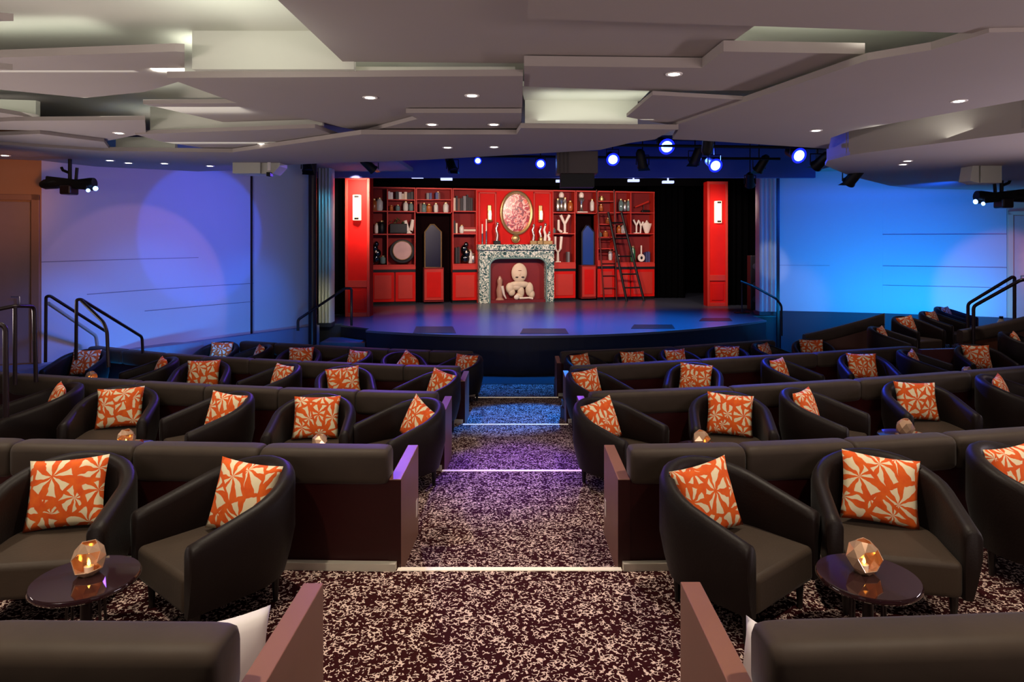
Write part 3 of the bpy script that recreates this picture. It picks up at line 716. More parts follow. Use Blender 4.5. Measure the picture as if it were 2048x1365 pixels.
# fireplace
fp = thing('fireplace', 'green and white marble fireplace with an arched opening', 'fireplace', WL(u0, 0, ZS), PH)
fa, fb = 0.03, w-.03; zt = zr(1030, 500); zm = zr(1030, 489)
oa, ob = su(976)-u0, su(1088)-u0; zo = zr(1030, 516)
outer = [(fa,0),(oa,0),(oa,zo-.28)]
for i in range(1, 7):
    a = PI-PI/2*i/6; outer.append((oa+.35+.35*math.cos(a), zo-.28+.28*math.sin(a)))
for i in range(0, 7):
    a = PI/2-PI/2*i/6; outer.append((ob-.35+.35*math.cos(a), zo-.28+.28*math.sin(a)))
outer += [(ob,0),(fb,0),(fb,zt),(fa,zt)]
MB().xprism(outer, -.32, .04).build('surround', MARBLE, fp, bevel=.008)
MB().box(fa-.05, fb+.05, -.42, .04, zt, zm).build('mantel', MARBLE, fp, bevel=.015)
inn = [(x, z) for x, z in outer[1:-3]]
MB().tube([(x, -.33, z) for x, z in inn], .03, 6).build('inner_moulding', mat('grey_green_stone', (110,140,136), .35), fp, smooth=True)
MB().box(oa-.02, ob+.02, .0, .045, 0.02, zo).build('firebox_back', mat('firebox_red', (120,8,12), .5, var=.2, vscale=2), fp)
MB().box(oa, ob, -.3, .0, 0, .1).build('hearth', mat('hearth_red', (110,14,24), .5), fp)
# inverted pale bust in the firebox
cxu = su(1037)
bu = thing('plaster_bust', 'pale upside-down plaster bust inside the fireplace', 'bust', WL(cxu, -.12, ZS+.1), PH)
def zz(y): return zr(1037, y)-.1
MB().ball((0,0,zz(546)), .29, .11, .36, 18, 12).build('head', mat('plaster', (222,200,170), .6, var=.15, vscale=6), bu, smooth=True)
dr = MB()
for x, z, rx, rz_ in ((0,zz(569),.40,.13),(-.34,zz(576),.16,.2),(-.28,zz(584),.13,.15),(.38,zz(579),.15,.26),(.46,zz(589),.12,.16),(.06,zz(584),.13,.22),(.0,zz(592),.15,.12),(-.1,zz(574),.2,.12)): dr.ball((x,.01,z), rx, .1, rz_, 14, 8)
dr.build('drapery', mat('plaster_drape', (214,196,168), .6, var=.3, vscale=5), bu, smooth=True)
for sx in (-1,1): MB().ball((sx*.11,-.1,zz(554)), .06, .02, .025, 10, 6).build('eye', mat('dark_pupil', (50,36,34), .5), bu)
MB().ball((0,-.1,zz(548)), .03, .03, .07, 10, 6).build('nose', MATS['plaster'], bu); MB().ball((0,-.1,zz(541)), .07, .02, .014, 10, 6).build('mouth', mat('lip_brown', (120,60,50), .5), bu)
def setprop(name, label, cat, px, ypx, n, grp=None): return thing(name, label, cat, WL(su(px), n, ZS+zr(px, ypx)), PH, grp)
g = thing('hearth_ornament', 'pale glass ornament left of the bust in the fireplace', 'ornament', WL(su(998), -.15, ZS+.1), PH)
MB().lathe([(.16,0),(.1,.08),(.13,.35),(.08,.55),(.1,.7),(.03,.85)], 14).build('body', mat('clouded_glass', (170,130,110), .2), g, smooth=True)
MB().tube([(.05,-.13,.5),(.12,-.14,.2),(.2,-.13,.05)], .06, 8, .02).build('ribbon', WHITEG, g, smooth=True)
g = thing('hearth_ornament', 'small pale figurine lying at the front of the fireplace', 'ornament', WL(su(1030), -.26, ZS+.1), PH)
MB().ball((0,0,.09), .1,.05,.09).build('body', WHITEG, g, smooth=True); MB().tube([(.1,0,.05),(.45,0,.06),(.6,0,.03)], .035, 8).build('arm', WHITEG, g, smooth=True)
# oval picture
ov = thing('oval_picture', 'large oval red painting in a gold frame above the fireplace', 'picture', WL(su(1033), .02, ZS+zr(1033,426)), PH)
rx = (su(1066)-su(1000))/2; rz_ = (zr(1033,381)-zr(1033,471))/2
MB().xprism([(math.cos(2*PI*i/40)*rx*.86, math.sin(2*PI*i/40)*rz_*.88) for i in range(40)], -.03, .03).build('canvas', PAINT, ov)
for k, (s, r) in enumerate(((.93,.05),(.86,.022))):
    MB().tube([(math.cos(2*PI*i/40)*rx*s, -.04, math.sin(2*PI*i/40)*rz_*(s+.005)) for i in range(41)], r, 8).build(['frame','inner_bead'][k], GOLD, ov, smooth=True)
g = setprop('medallion', 'small round gold medallion under the oval picture', 'ornament', 1031, 478, -.02)
MB().ball((0,0,0), .13,.05,.13).build('disc', GOLD, g, smooth=True); MB().tube([(math.cos(2*PI*i/20)*.14, -.02, math.sin(2*PI*i/20)*.14) for i in range(21)], .018, 6).build('rim', GOLD, g)
for px, lab in ((979,'gold candle sconce left of the oval picture'),(1081,'gold candle sconce right of the oval picture')):
    g = setprop('gilt_sconce', lab, 'wall lamp', px, 445, 0, 'gilt sconces beside the oval picture')
    MB().box(-.07,.07,-.03,.04,0,.62).build('back_plate', GOLD, g, bevel=.02); MB().lathe([(.03,0),(.1,.05),(.11,.08)], 12, (0,-.1,0)).build('cup', GOLD, g, smooth=True)
    MB().lathe([(.05,.1),(.06,.3),(.045,.42)], 12, (0,-.09,0)).build('lamp_glass', GLOW, g, smooth=True)
# mantel ornaments (standing on the mantel)
def mant(px, kind, hh, lab):
    g = thing(kind, lab, kind.replace('_', ' '), WL(su(px), -.25, ZS+zm), PH)
    return g
for px, hh, lab in ((962,.72,'white candlestick at the left end of the mantel'),(970,.9,'tall white candlestick second from the left on the mantel')):
    g = mant(px, 'candlestick', hh, lab); MB().lathe([(.06,0),(.03,.03),(.025,hh*.5),(.035,hh*.52),(.03,hh*.55)], 10).build('stick', CHROME, g, smooth=True); MB().lathe([(.024,hh*.55),(.022,hh)], 8).build('candle', WHITEG, g, smooth=True)
for px, hh, lab in ((991,.78,'silver figurine on a black base on the mantel, left of the medallion'),(1063,.72,'pale bent figurine on the mantel right of the medallion'),(1077,.66,'tall pale figurine on the mantel near its right end'),(1086,.75,'brown figurine second from the right on the mantel'),(1094,.45,'small grey figurine at the right end of the mantel')):
    g = mant(px, 'figurine', hh, lab); MB().box(-.12,.12,-.08,.08,0,.13).build('base', BLACK if px == 991 else GOLD, g, bevel=.01)
    MB().tube([(0,0,.13),(.02,0,hh*.45),(-.03,0,hh*.7),(.02,0,hh*.9)], .06, 10, .035).build('body', CHROME if px < 1080 else WHITEG, g, smooth=True); MB().ball((.02,0,hh*.95), .05,.05,.06).build('head', CHROME, g, smooth=True)
g = mant(1078, 'jar', .3, 'small dark jar on the mantel between two figurines'); MB().lathe([(.05,0),(.08,.1),(.08,.22),(.04,.28)], 12).build('body', GOLD, g, smooth=True); MB().lathe([(.045,.28),(.03,.33)], 10).build('lid', BLACK, g)

# shelf props
BC = [mat('book_%s' % n, c, .6) for n, c in (('cream',(206,186,160)),('red',(150,30,24)),('black',(26,20,22)),('brown',(96,52,34)),('grey',(110,108,108)),('blue',(60,64,110)),('green',(54,74,60)),('white',(220,210,200)))]
BN = ['cream','red','black','brown','grey','blue','green','white']
rb = random.Random(3)
def books(x0, x1, y, ymax, lab, pal, seed):
    r = random.Random(seed); u = su(x0)+.03; ue = su(x1)-.03; i = 0
    zsh = ZS+zr((x0+x1)/2, y); hm = zr((x0+x1)/2, ymax)-zr((x0+x1)/2, y)
    while u < ue-.05:
        wd = r.uniform(.055,.105); hh = hm*r.uniform(.72,1); c = pal[i % len(pal)] if r.random() < .6 else r.choice(pal)
        if u+wd > ue: break
        b = thing('book', f'{BN[c]} book, {ORD[i] if i < 8 else "one of the last"} from the left {lab}', 'book', WL(u+wd/2, .1, zsh), PH, f'books {lab}')
        q = MB(); q.box(-wd/2, -wd/2+.008, -.02, .2, 0, hh); q.box(wd/2-.008, wd/2, -.02, .2, 0, hh); q.box(-wd/2, wd/2, -.025, -.015, 0, hh); q.build('cover', BC[c], b)
        MB().box(-wd/2+.008, wd/2-.008, -.012, .19, .008, hh-.012).build('pages', BC[0], b)
        u += wd+r.uniform(.004,.02); i += 1
books(775, 788, 399, 382, 'at the left end of the top shelf, leftmost bookcase', [0,7], 1)
books(790, 829, 399, 383, 'on the top shelf of the leftmost bookcase', [2,3,7,0,1], 2)
books(846, 851, 399, 384, 'on the top left cell above the dark niche', [0], 4)
books(852, 866, 399, 385, 'in a purple-blue run above the dark niche', [5,5,4], 5)
books(870, 884, 399, 384, 'in the top right cell above the dark niche', [5,3,0], 6)
books(906, 951, 422, 388, 'on the top shelf left of the fireplace', [0,2,3,2,4,2], 7)
books(906, 918, 467, 441, 'on the middle shelf left of the fireplace', [2,0,1,3], 8)
books(910, 922, 527, 489, 'on the bottom shelf left of the fireplace', [2,6,2], 9)
books(744, 752, 468, 444, 'on the middle shelf at the far left', [0,7], 10)
books(838, 846, 425, 404, 'on the second shelf above the dark niche', [1,3], 11)
books(1135, 1148, 525, 502, 'on the bottom shelf right of the fireplace', [4,4,4], 12)
books(1292, 1307, 525, 503, 'on the bottom shelf of the rightmost bookcase', [5,4], 13)
books(1232, 1242, 525, 508, 'behind the ladder on the bottom shelf', [1,0,3], 14)
def jar(px, y, hh, r, m, lab, nm='jar', lid=None, grp=None):
    g = thing(nm, lab, nm.replace('_', ' '), WL(su(px), .16, ZS+zr(px, y)), PH, grp)
    MB().lathe([(r*.75,0),(r,hh*.15),(r,hh*.7),(r*.55,hh*.86),(r*.6,hh*.9)], 14).build('body', m, g, smooth=True)
    MB().lathe([(r*.66,hh*.9),(r*.66,hh)], 12).build('lid' if nm != 'vase' else 'rim', lid or GOLD, g, smooth=True)
WG = mat('milky_glass', (200,196,186), .3); AM = mat('amber_glass', (160,84,36), .25); GR = mat('green_glass', (50,110,70), .2)
for a in ((783,422,.2,.07,AM,'small amber jar on the second shelf of the leftmost bookcase'),(796,422,.22,.08,GLASSG,'small grey glass jar on the second shelf of the leftmost bookcase'),(812,422,.34,.09,WG,'milky jar on the second shelf of the leftmost bookcase'),(823,422,.3,.08,GLASSG,'grey glass jar at the right end of the second shelf'),(1203,474,.18,.07,GLASSG,'small grey pot behind the ladder rungs'),(1300,467,.01,.01,WG,'x') if False else (1241,467,.3,.09,AM,'amber jar on the middle shelf of the rightmost bookcase'),(1110,467,.2,.07,GLASSG,'small grey jar on the middle shelf right of the fireplace'),(748,422,.42,.12,AM,'amber jar on the upper left shelf of the leftmost bookcase'),(759,422,.46,.12,WG,'milky glass jar with a blue lid on the upper left shelf'),
          (893,425,.36,.1,WG,'pale square jar right above the dark niche'),(849,425,.34,.09,GLASSG,'glass jar on the left above the dark niche'),(859,425,.3,.1,AM,'amber jar above the dark niche'),(873,425,.34,.08,WG,'pale jar in the middle above the dark niche'),
          (877,399,.28,.08,WG,'small white jar on the top shelf above the dark niche'),(747,528,.2,.06,GLASSG,'tiny glass jar at the far left bottom'),(766,528,.28,.1,GLASSG,'lilac glass jar on the bottom shelf at far left'),
          (925,467,.3,.09,WG,'pale jar on the middle shelf left of the fireplace'),(942,527,.5,.09,WG,'pale bottle on the bottom shelf left of the fireplace'),(948,527,.35,.08,CHROME,'silver jar on the bottom shelf left of the fireplace'),
          (1118,422,.46,.08,CHROME,'silver jar on the top shelf right of the fireplace'),(1133,422,.5,.07,CHROME,'tall silver jar on the top shelf right of the fireplace'),(1143,422,.38,.1,AM,'amber jar on the top shelf right of the fireplace'),
          (1187,422,.44,.08,WG,'pale bottle on the top shelf over the right niche'),(1205,422,.25,.08,AM,'amber pot behind the ladder'),(1206,402,.18,.1,GOLD,'gold pot at the top behind the ladder'),(1219,447,.2,.09,AM,'small amber pot on the ladder bookcase'),
          (1245,422,.46,.09,GLASSG,'grey glass jar on the top shelf of the rightmost bookcase, left'),(1253,422,.4,.08,CHROME,'silver jar on the top shelf of the rightmost bookcase'),(1260,422,.44,.07,GLASSG,'tall grey bottle on the top shelf of the rightmost bookcase'),
          (1250,467,.34,.1,WG,'pale clock jar on the middle shelf of the rightmost bookcase'),(1269,524,.6,.1,GR,'green bottle on the bottom shelf of the rightmost bookcase'),(1224,521,.4,.08,WG,'pale jar at the bottom behind the ladder'),(1214,474,.22,.1,AM,'amber box jar behind the ladder rungs')):
    jar(*a)
# pots, plates, plant
g = thing('potted_plant', 'black pot with a leafy green plant on the leftmost bookcase', 'plant', WL(su(797), .15, ZS+zr(797,467)), PH)
MB().prism([(-.3,-.1),(.3,-.1),(.26,.14),(-.26,.14)], 0, .34).build('pot', BLACK, g, bevel=.02)
lf = MB(); rp = random.Random(9)
for i in range(60):
    a = rp.uniform(0, 2*PI); r = rp.uniform(.02,.27); z = .34+rp.uniform(0,.22)*(1-r*2); c = Vector((r*math.cos(a), r*math.sin(a)*.4, z)); d = Vector((rp.uniform(-1,1),rp.uniform(-1,.2),rp.uniform(0,1))).normalized()*.07; e = d.cross(Vector((0,0,1))).normalized()*.025
    lf.add([c, c+d*.5+e, c+d, c+d*.5-e], [(0,1,2,3)])
lf.build('foliage', mat('mixed_leaves', (70,110,60), .6, var=.5, vscale=20), g)
jar(763, 467, .44, .12, BLACK, 'black tall pot on the middle shelf of the leftmost bookcase', 'vase')
jar(753, 467, .36, .07, WHITEG, 'white small pot on the middle shelf of the leftmost bookcase', 'vase')
g = thing('round_plate', 'round pale plate standing on the bottom shelf of the leftmost bookcase', 'plate', WL(su(805), .06, ZS+zr(805,529)), PH)
zc = zr(805,503)-zr(805,529)
MB().xprism([(math.cos(2*PI*i/32)*.44, zc+math.sin(2*PI*i/32)*.42) for i in range(32)], .04, .08).build('outer_rim', BLACK, g, bevel=.015)
MB().xprism([(math.cos(2*PI*i/32)*.32, zc+.03+math.sin(2*PI*i/32)*.32) for i in range(32)], .0, .04).build('face', mat('rosy_plate', (190,150,140), .3, var=.3, vscale=3), g, bevel=.01)
MB().tube([(math.cos(2*PI*i/32)*.33, -.0, zc+.03+math.sin(2*PI*i/32)*.33) for i in range(33)], .014, 6).build('gold_ring', GOLD, g)
for px, lab in ((751,'glossy black figure on the bottom left shelf of the leftmost bookcase'),(932,'glossy black figure on the bottom shelf left of the fireplace')):
    g = thing('black_figure', lab, 'figurine', WL(su(px), .15, ZS+zr(px,527)), PH)
    q = MB(); [q.ball(c, r, r*.8, r*1.1, 12, 8) for c, r in (((0,0,.16),.17),((.05,0,.34),.15),((-.03,0,.52),.13),((.03,0,.66),.09))]
    q.build('body', mat('gloss_black', (8,8,10), .08, coat=1), g, smooth=True); MB().ball((.02,-.1,.4), .03,.02,.05).build('painted_highlight', WHITEG, g)  # white blob set on the gloss body as a painted glint
# books lying flat with a globe stack
for i in range(3):
    tag(MB().box(-.22,.22,-.1,.12,0,.07).build('flat_book', BC[(1,0,1)[i]], loc=WL(su(940), .15, ZS+zr(940,467)+.075*i), rot=(0,0,PH+.05*i), bevel=.004), f'{("red","cream","red")[i]} book lying flat left of the fireplace, {("bottom","middle","top")[i]} of three', 'book', 'flat books left of the fireplace')
# white antler-like forks (V, W, Y and U shapes)
def fork(px, y, lines, lab, m=WHITEG, r=.035, nm='white_fork'):
    g = thing('white_ceramic_form', lab, 'ornament', WL(su(px), .15, ZS+zr(px, y)), PH)
    for ln in lines: MB().tube([(a, 0, b) for a, b in ln], r, 8, r*1.25).build('branch', m, g, smooth=True)
    MB().box(-.1,.1,-.06,.06,0,.03).build('base', m, g)
fork(1132, 467, [[(0,.0),(0,.34),(-.16,.68)],[(0,.34),(.18,.68)],[(-.24,.5),(-.24,.14),(-.12,.05)]], 'white forked ceramic piece on the middle shelf right of the fireplace', r=.045)
fork(1118, 525, [[(-.1,.95),(-.1,.5),(0,.36),(.1,.5),(.14,.95)],[(0,.36),(0,.02)]], 'white U-shaped ceramic piece on the bottom shelf right of the fireplace', r=.045)
fork(1276, 467, [[(0,0),(0,.3),(-.12,.52)],[(0,.3),(.1,.5)],[(.16,0),(.18,.28),(.12,.46)],[(.18,.28),(.28,.44)]], 'white forked ceramic stand on the middle shelf of the rightmost bookcase', r=.03)
fork(818, 467, [[(-.12,.45),(-.02,.1),(.08,.1),(.16,.48)],[(0,.1),(0,0)]], 'white V-shaped vase right of the plant', r=.06)
g = thing('white_bowl', 'white triangular bowl at the right of the rightmost bookcase', 'bowl', WL(su(1297), .16, ZS+zr(1297,467)), PH)
MB().lathe([(.07,0),(.1,.05),(.2,.34),(.2,.38)], 14, sy=.6).build('bowl', WHITEG, g, smooth=True); MB().lathe([(.12,.38),(.05,.44),(.02,.5)], 12, sy=.6).build('lid', WHITEG, g, smooth=True)
for px, y, lab in ((1126,422,'white bust on the top shelf right of the fireplace'),(1166,422,'white bust on the shelf over the right niche')):
    g = thing('white_bust', lab, 'bust', WL(su(px), .2, ZS+zr(px, y)), PH)
    MB().lathe([(.1,0),(.06,.06),(.05,.3),(.13,.42),(.1,.5)], 12).build('pedestal', CHROME, g, smooth=True); MB().ball((0,0,.58), .1,.1,.13).build('head', WHITEG, g, smooth=True)
g = thing('banjo', 'small round-bodied pale instrument standing on the rightmost bookcase', 'instrument', WL(su(1285), .12, ZS+zr(1285,524)), PH)
MB().xprism([(math.cos(2*PI*i/20)*.14, .15+math.sin(2*PI*i/20)*.15) for i in range(20)], -.03, .03).build('body', WHITEG, g, bevel=.008); MB().box(-.025,.025,-.02,.02,.28,.62).build('neck', WHITEG, g); MB().ball((0,-.035,.15),.05,.01,.06).build('sound_hole', BLACK, g)
g = thing('open_book', 'pale open book leaning on the shelf over the right niche', 'book', WL(su(1166), .05, ZS+zr(1166,425)), PH)
MB().prism([(-.2,0),(.0,-.03),(.2,0),(.2,.14),(-.2,.14)], 0, .03).build('pages', WHITEG, g); MB().prism([(-.22,0),(.22,0),(.22,.16),(-.22,.16)], -.008, 0).build('cover', BC[3], g)
g = thing('telescope', 'small red telescope on the top shelf of the rightmost bookcase', 'telescope', WL(su(1288), .15, ZS+zr(1288,425)), PH)
MB().tube([(-.3,0,.2),(.25,0,.42)], .03, 8, .045).build('tube', REDE, g, smooth=True); MB().box(-.04,.3,-.05,.05,0,.1).build('base', BLACK, g, bevel=.03); MB().tube([(.05,0,.08),(.05,0,.33)], .015, 6).build('stand', BLACK, g)
# ladders
def ladder(l0, l1, r0, r1, n, m, rungs, lab, r=.03):
    # l0,r0 = bottom pixels, l1,r1 = top pixels
    def W3(p, n): u = su(p[0]); return Vector((u, n, ZS+zr(p[0], p[1])))
    a = W3(l0, n[0]); b = W3(l1, n[1]); c = W3(r0, n[0]); d = W3(r1, n[1])
    a.z = c.z = ZS
    o = Vector((a.x, a.y, ZS)); g = thing('library_ladder', lab, 'ladder', WL(a.x, a.y, ZS), PH)
    for p, q in ((a,b),(c,d)): MB().tube([p-o, q-o], r, 6).build('side_rail', m, g)
    for t in rungs: MB().tube([a+(b-a)*t-o, c+(d-c)*t-o], r*.7, 6).build('rung', m, g)
ladder((1206,598), (1192,380), (1231,598), (1227,380), (-.12,-.05), mat('dark_red_wood', (84,26,20), .5), [i/9 for i in range(1,9)], 'thin dark red ladder standing against the bookcase', .022)
ladder((1238,592), (1214,425), (1272,592), (1240,425), (-.75,-.12), BLACK, [.15,.3,.5,.7,.88], 'black ladder leaning on the rightmost bookcase, its foot on the stage', .045)

# ------------------------------------------------------------------ walls
def wallstrip(pts, z0, z1, th=.12):
    m = MB(); a = list(pts); m.prism(a+[(p[0]*1.0+(0), p[1]+th) for p in a[::-1]], z0, z1); return m
def wallv(pts, z0, z1, off, th=.12):     # off: +1 pushes thickness outward (away from x=0)
    m = MB(); q = [(p[0]+off*th, p[1]+th) for p in pts]; m.prism(list(pts)+q[::-1], z0, z1); return m
LW = [(-8.22,11.7),(-7.95,12.5),(-7.5,13.6),(-6.9,14.6),(-6.15,15.7),(-5.35,16.9),(-5.2,17.3)]
LWa, LWb = LW[:5], LW[4:]
sm = lambda L, n=6: [tuple(np.array(L[i])+(np.array(L[i+1])-np.array(L[i]))*t/n) for i in range(len(L)-1) for t in range(n)]+[L[-1]]
struct(wallv(LWa, -2.15, 2.6, -1).build('wall_left', WALLC, smooth=30))
struct(wallv([(x+.01,y) for x, y in LWb], -2.15, 2.6, -1).build('wall_left', WALLC, smooth=30))
struct(wallv([(x+.12,y-.1) for x, y in LW[1:]], -3.4, -2.15, -1).build('wall_left', mat('blue_grey_base', (120,124,150), .6), smooth=30))
struct(MB().box(-.02,.02,-.03,.03,-2.15,2.2).build('trim_70', RAIL, loc=(-6.18,15.66,0)))
# horizontal seams as thin reveals in the wall covering
for i, (a, b, z) in enumerate((( 0,3,.62-1.0),(1,4,-1.0),(2,4,-1.42))):
    p = LW[a:b+1]
    struct(wallv([(x+.004,y-.004) for x, y in p], z-.006, z+.006, -1, .01).build('trim_%d' % (71+i), mat('seam_grey', (120,116,128), .9)))
# orange wall with door at left
struct(wallstrip([(-8.22,11.7),(-11,10.7)], -2.15, 2.6).build('wall_left', mat('amber_wall', (168,120,92), .8)))
dr = struct(MB().box(-1.25, -.16, -.02, .04, 0, 2.75).build('door_1', mat('door_left_paint', (150,120,124), .6, var=.08), loc=(-8.22,11.7,-2.1), rot=(0,0,math.atan2(1.0,2.78)), bevel=.01))
fm = MB(); fm.box(-.14,-.02,-.05,.04,0,2.87); fm.box(-1.37,-1.25,-.05,.04,0,2.87); fm.box(-1.37,-.02,-.05,.04,2.77,2.87)
struct(fm.build('trim_80', mat('door_frame_tan', (150,104,84), .5), loc=(-8.22,11.7,-2.1), rot=(0,0,math.atan2(1.0,2.78)), bevel=.008))
MB().tube([(-.3,-.06,1.0),(-.3,-.06,1.14),(-.42,-.06,1.14)], .012, 6).build('door_handle', CHROME, dr)
struct(MB().prism([(-11,10.0),(-8.1,10.4),(-8.02,12.5),(-6.6,14.2),(-7.6,14.0),(-8.3,11.8),(-11,10.8)], -3.6, -2.12).build('floor', mat('side_walkway', (112,110,130), .35, var=.2)))
# right wall
RW = [(7.65,20.2),(9.0,19.9),(10.33,19.5),(11.9,18.95),(13.1,18.4)]
struct(wallv(RW[:3], -2.1, 3.0, 1).build('wall_right', WALLC, smooth=30))
struct(wallv([(x,y+.01) for x, y in RW[2:]], -2.1, 3.0, 1).build('wall_right', WALLC, smooth=30))
struct(wallv([(x,y-.12) for x, y in RW]+[(14.5,17.5)], -3.4, -2.1, 1).build('wall_right', WALLD))
struct(wallv([(13.1,18.4),(16,16.8)], -2.1, 3.0, 1).build('wall_right', mat('amber_wall_right', (190,160,140), .8)))
ang = math.atan2(-1.6, 2.9)
dr = struct(MB().box(.16, 1.3, -.02, .04, 0, 2.75).build('door_2', mat('door_right_paint', (200,160,150), .6, var=.08), loc=(13.1,18.4,-2.1), rot=(0,0,ang), bevel=.01))
MB().tube([(.3,-.06,1.0),(.3,-.06,1.14),(.42,-.06,1.14)], .012, 6).build('door_handle', CHROME, dr)
fm = MB(); fm.box(.02,.14,-.05,.04,0,2.87); fm.box(1.3,1.42,-.05,.04,0,2.87); fm.box(.02,1.42,-.05,.04,2.77,2.87)
struct(fm.build('trim_81', mat('door_frame_pale', (206,176,150), .5), loc=(13.1,18.4,-2.1), rot=(0,0,ang), bevel=.008))
for i, (a, b, z) in enumerate(((0,1,-.75),(2,4,-.75),(2,4,.15),(2,4,-1.3))):
    struct(wallv([(x-.004,y-.004) for x, y in RW[a:b+1]], z-.005, z+.005, 1, .01).build('trim_%d' % (85+i), MATS['seam_grey']))

# ------------------------------------------------------------------ ceiling
def panel(pts, z, th=.07, m=CEIL, riser=None, name='ceiling'):
    poly = [PZ(x, y, z)[:2] for x, y in pts]
    q = MB(); q.prism(poly, z, z+th)
    o = struct(q.build(name, m)); return o, poly
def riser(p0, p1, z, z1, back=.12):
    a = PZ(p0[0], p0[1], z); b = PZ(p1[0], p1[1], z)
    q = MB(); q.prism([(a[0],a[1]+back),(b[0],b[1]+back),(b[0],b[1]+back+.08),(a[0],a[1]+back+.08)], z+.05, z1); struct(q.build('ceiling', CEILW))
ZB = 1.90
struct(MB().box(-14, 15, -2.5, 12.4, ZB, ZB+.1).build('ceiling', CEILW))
struct(MB().prism([(-14,12.4),(-3,12.4),(-3,20),(-14,20)], ZB, ZB+.1).build('ceiling', CEIL))
struct(MB().prism([(4.4,12.4),(16,12.4),(16,22),(8.5,22),(8.5,14.5)], ZB+.1, ZB+.2).build('ceiling', CEIL))
A_ = MB().prism([(-1.72,-1),(1.85,-1),(1.77,5.13),(1.66,6.32),(-1.62,6.2)], 1.62, 1.7); struct(A_.build('ceiling', CEIL))
B_ = MB().prism([(.04,-1),(9,-1),(9,5.3),(3.56,4.83),(.045,4.47)], 1.45, 1.52); struct(B_.build('ceiling', CEIL))
panel([(334,156),(1046,152),(1043,268),(720,263),(470,205)], 1.50, .06)
panel([(812,226),(1043,226),(1043,268),(722,268),(835,238)], 1.44, .05)
panel([(286,208),(620,205),(720,262),(635,246),(445,244)], 1.56, .05)
panel([(270,269),(630,256),(724,290),(700,300),(465,305),(325,284)], 1.43, .05)
panel([(-300,126),(350,103),(369,104),(369,160),(290,184),(170,196),(-300,150)], 1.62, .07)
panel([(-200,20),(27,42),(-200,47)], 1.5, .05)
panel([(-200,118),(25,140),(-200,150)], 1.45, .05)
panel([(-200,210),(0,225),(78,238),(-200,262)], 1.5, .05)
panel([(-200,255),(30,242),(290,240),(292,266),(210,283),(100,262)], 1.45, .05)
panel([(-300,282),(80,268),(208,284),(230,313),(100,300),(-300,294)], 1.40, .05)
panel([(-700,250),(-300,280),(0,289),(208,302),(465,305),(722,269),(1033,269),(1042,256),(1357,259),(1340,262),(1310,279),(1260,286),(1200,300),(1115,305),(850,320),(640,327),(560,331),(470,341),(395,343),(160,332),(0,325),(-300,315),(-700,300)], 1.36, .06)
panel([(1042,172),(1300,181),(1275,207),(1050,207)], 1.69, .05, CEILW)
riser((1050,254), (1276,256), 1.36, 1.70, .02)
panel([(1048,132),(1404,136),(1447,103),(1730,108),(1510,181),(1300,182),(1048,173)], 1.52, .09)
panel([(1253,234),(1305,190),(1490,200),(1345,251)], 1.45, .04)
panel([(1978,65),(1862,100),(1734,121),(1490,204),(1345,252),(1357,259),(1345,279),(1400,281),(1657,298),(1662,276),(1700,262),(1850,235),(2048,200),(2300,150),(2300,60)], 1.42, .06)
panel([(2500,180),(2048,265),(1850,290),(1700,310),(1655,322),(1650,331),(1700,352),(1780,372),(1830,377),(1950,380),(2048,380),(2300,380),(2500,360)], 1.25, .05)
rp_ = [PZ(x, y, 1.25) for x, y in ((2500,180),(2048,265),(1850,290),(1700,310),(1660,322))]
q = MB(); q.prism([(p[0],p[1]+.04) for p in rp_]+[(p[0],p[1]+.12) for p in rp_[::-1]], 1.29, 1.75); struct(q.build('ceiling', CEIL))
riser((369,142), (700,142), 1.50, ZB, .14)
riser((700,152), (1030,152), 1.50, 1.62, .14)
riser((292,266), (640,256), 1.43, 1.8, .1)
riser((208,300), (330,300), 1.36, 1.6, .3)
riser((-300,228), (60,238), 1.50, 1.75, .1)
q = panel([(1755,271),(1850,258),(2048,232),(2300,210),(2300,330),(1990,334),(1930,326)], 1.30, .03)[0] if False else None
# cove lamps on top of the panels (real light hidden in the coves)
for x, y, z, sx_, sy_, e in ((-2.3,4.2,1.6,.8,3.0,22),(-2.2,6.5,1.6,2.6,.12,20),(-4.7,6.2,1.70,2.0,.8,5),(-4.2,8.0,1.56,1.8,.8,6),(-6.6,8.2,1.56,1.6,.8,5),(.9,8.0,1.5,1.4,.5,3),(1.0,6.6,1.63,1.6,.15,6),(2.3,5.6,1.64,1.2,.3,7),(3.2,5.4,1.6,1.0,.2,5),(5.4,8.6,1.34,2.0,.3,5),(-4.6,9.9,1.45,2.2,.5,4)):
    l = lamp('cove_light', 'AREA', (x, y, z), (x, y+.25, z+1), e, (.97, 1, .86), sx_, sy=sy_)
# downlights
DLS = [(740,195,1.5),(944,191,1.5),(864,249,1.44),(988,249,1.44),(895,295,1.36),(988,294,1.36),(526,288,1.43),(238,266,1.45),(10,311,1.36),(220,321,1.36),(257,326,1.36),(329,327,1.36),(420,332,1.36),(1348,148,1.52),(1918,202,1.42),(1632,261,1.42),(1806,329,1.25),(1815,322,1.25)]
DLL = ['left of the centre on the long floating panel','near the centre on the long floating panel','left of a pair near the ceiling centre','right of a pair near the ceiling centre','left of the farthest centre pair','right of the farthest centre pair','beside the white box left of the stage','on the small left ceiling panel','at the far left edge','above the hanging projector, left of two','above the hanging projector, right of two','over the left wall, beyond the projector','over the left wall, nearest the white box','on the right of the centre beside the bright recess','on the broad ceiling at far right','above the right stage corner','on the oval panel, nearer of two','on the oval panel, farther of two']
dl0 = thing('downlight', 'x', 'ceiling light', group='recessed downlights')
MB().lathe([(.055,-.004),(.075,-.008),(.08,0),(.055,.0)], 20).build('trim_ring', WHITEC, dl0, smooth=True)
MB().lathe([(.05,-.006),(.05,-.002)], 18).build('lens', LENSW, dl0)
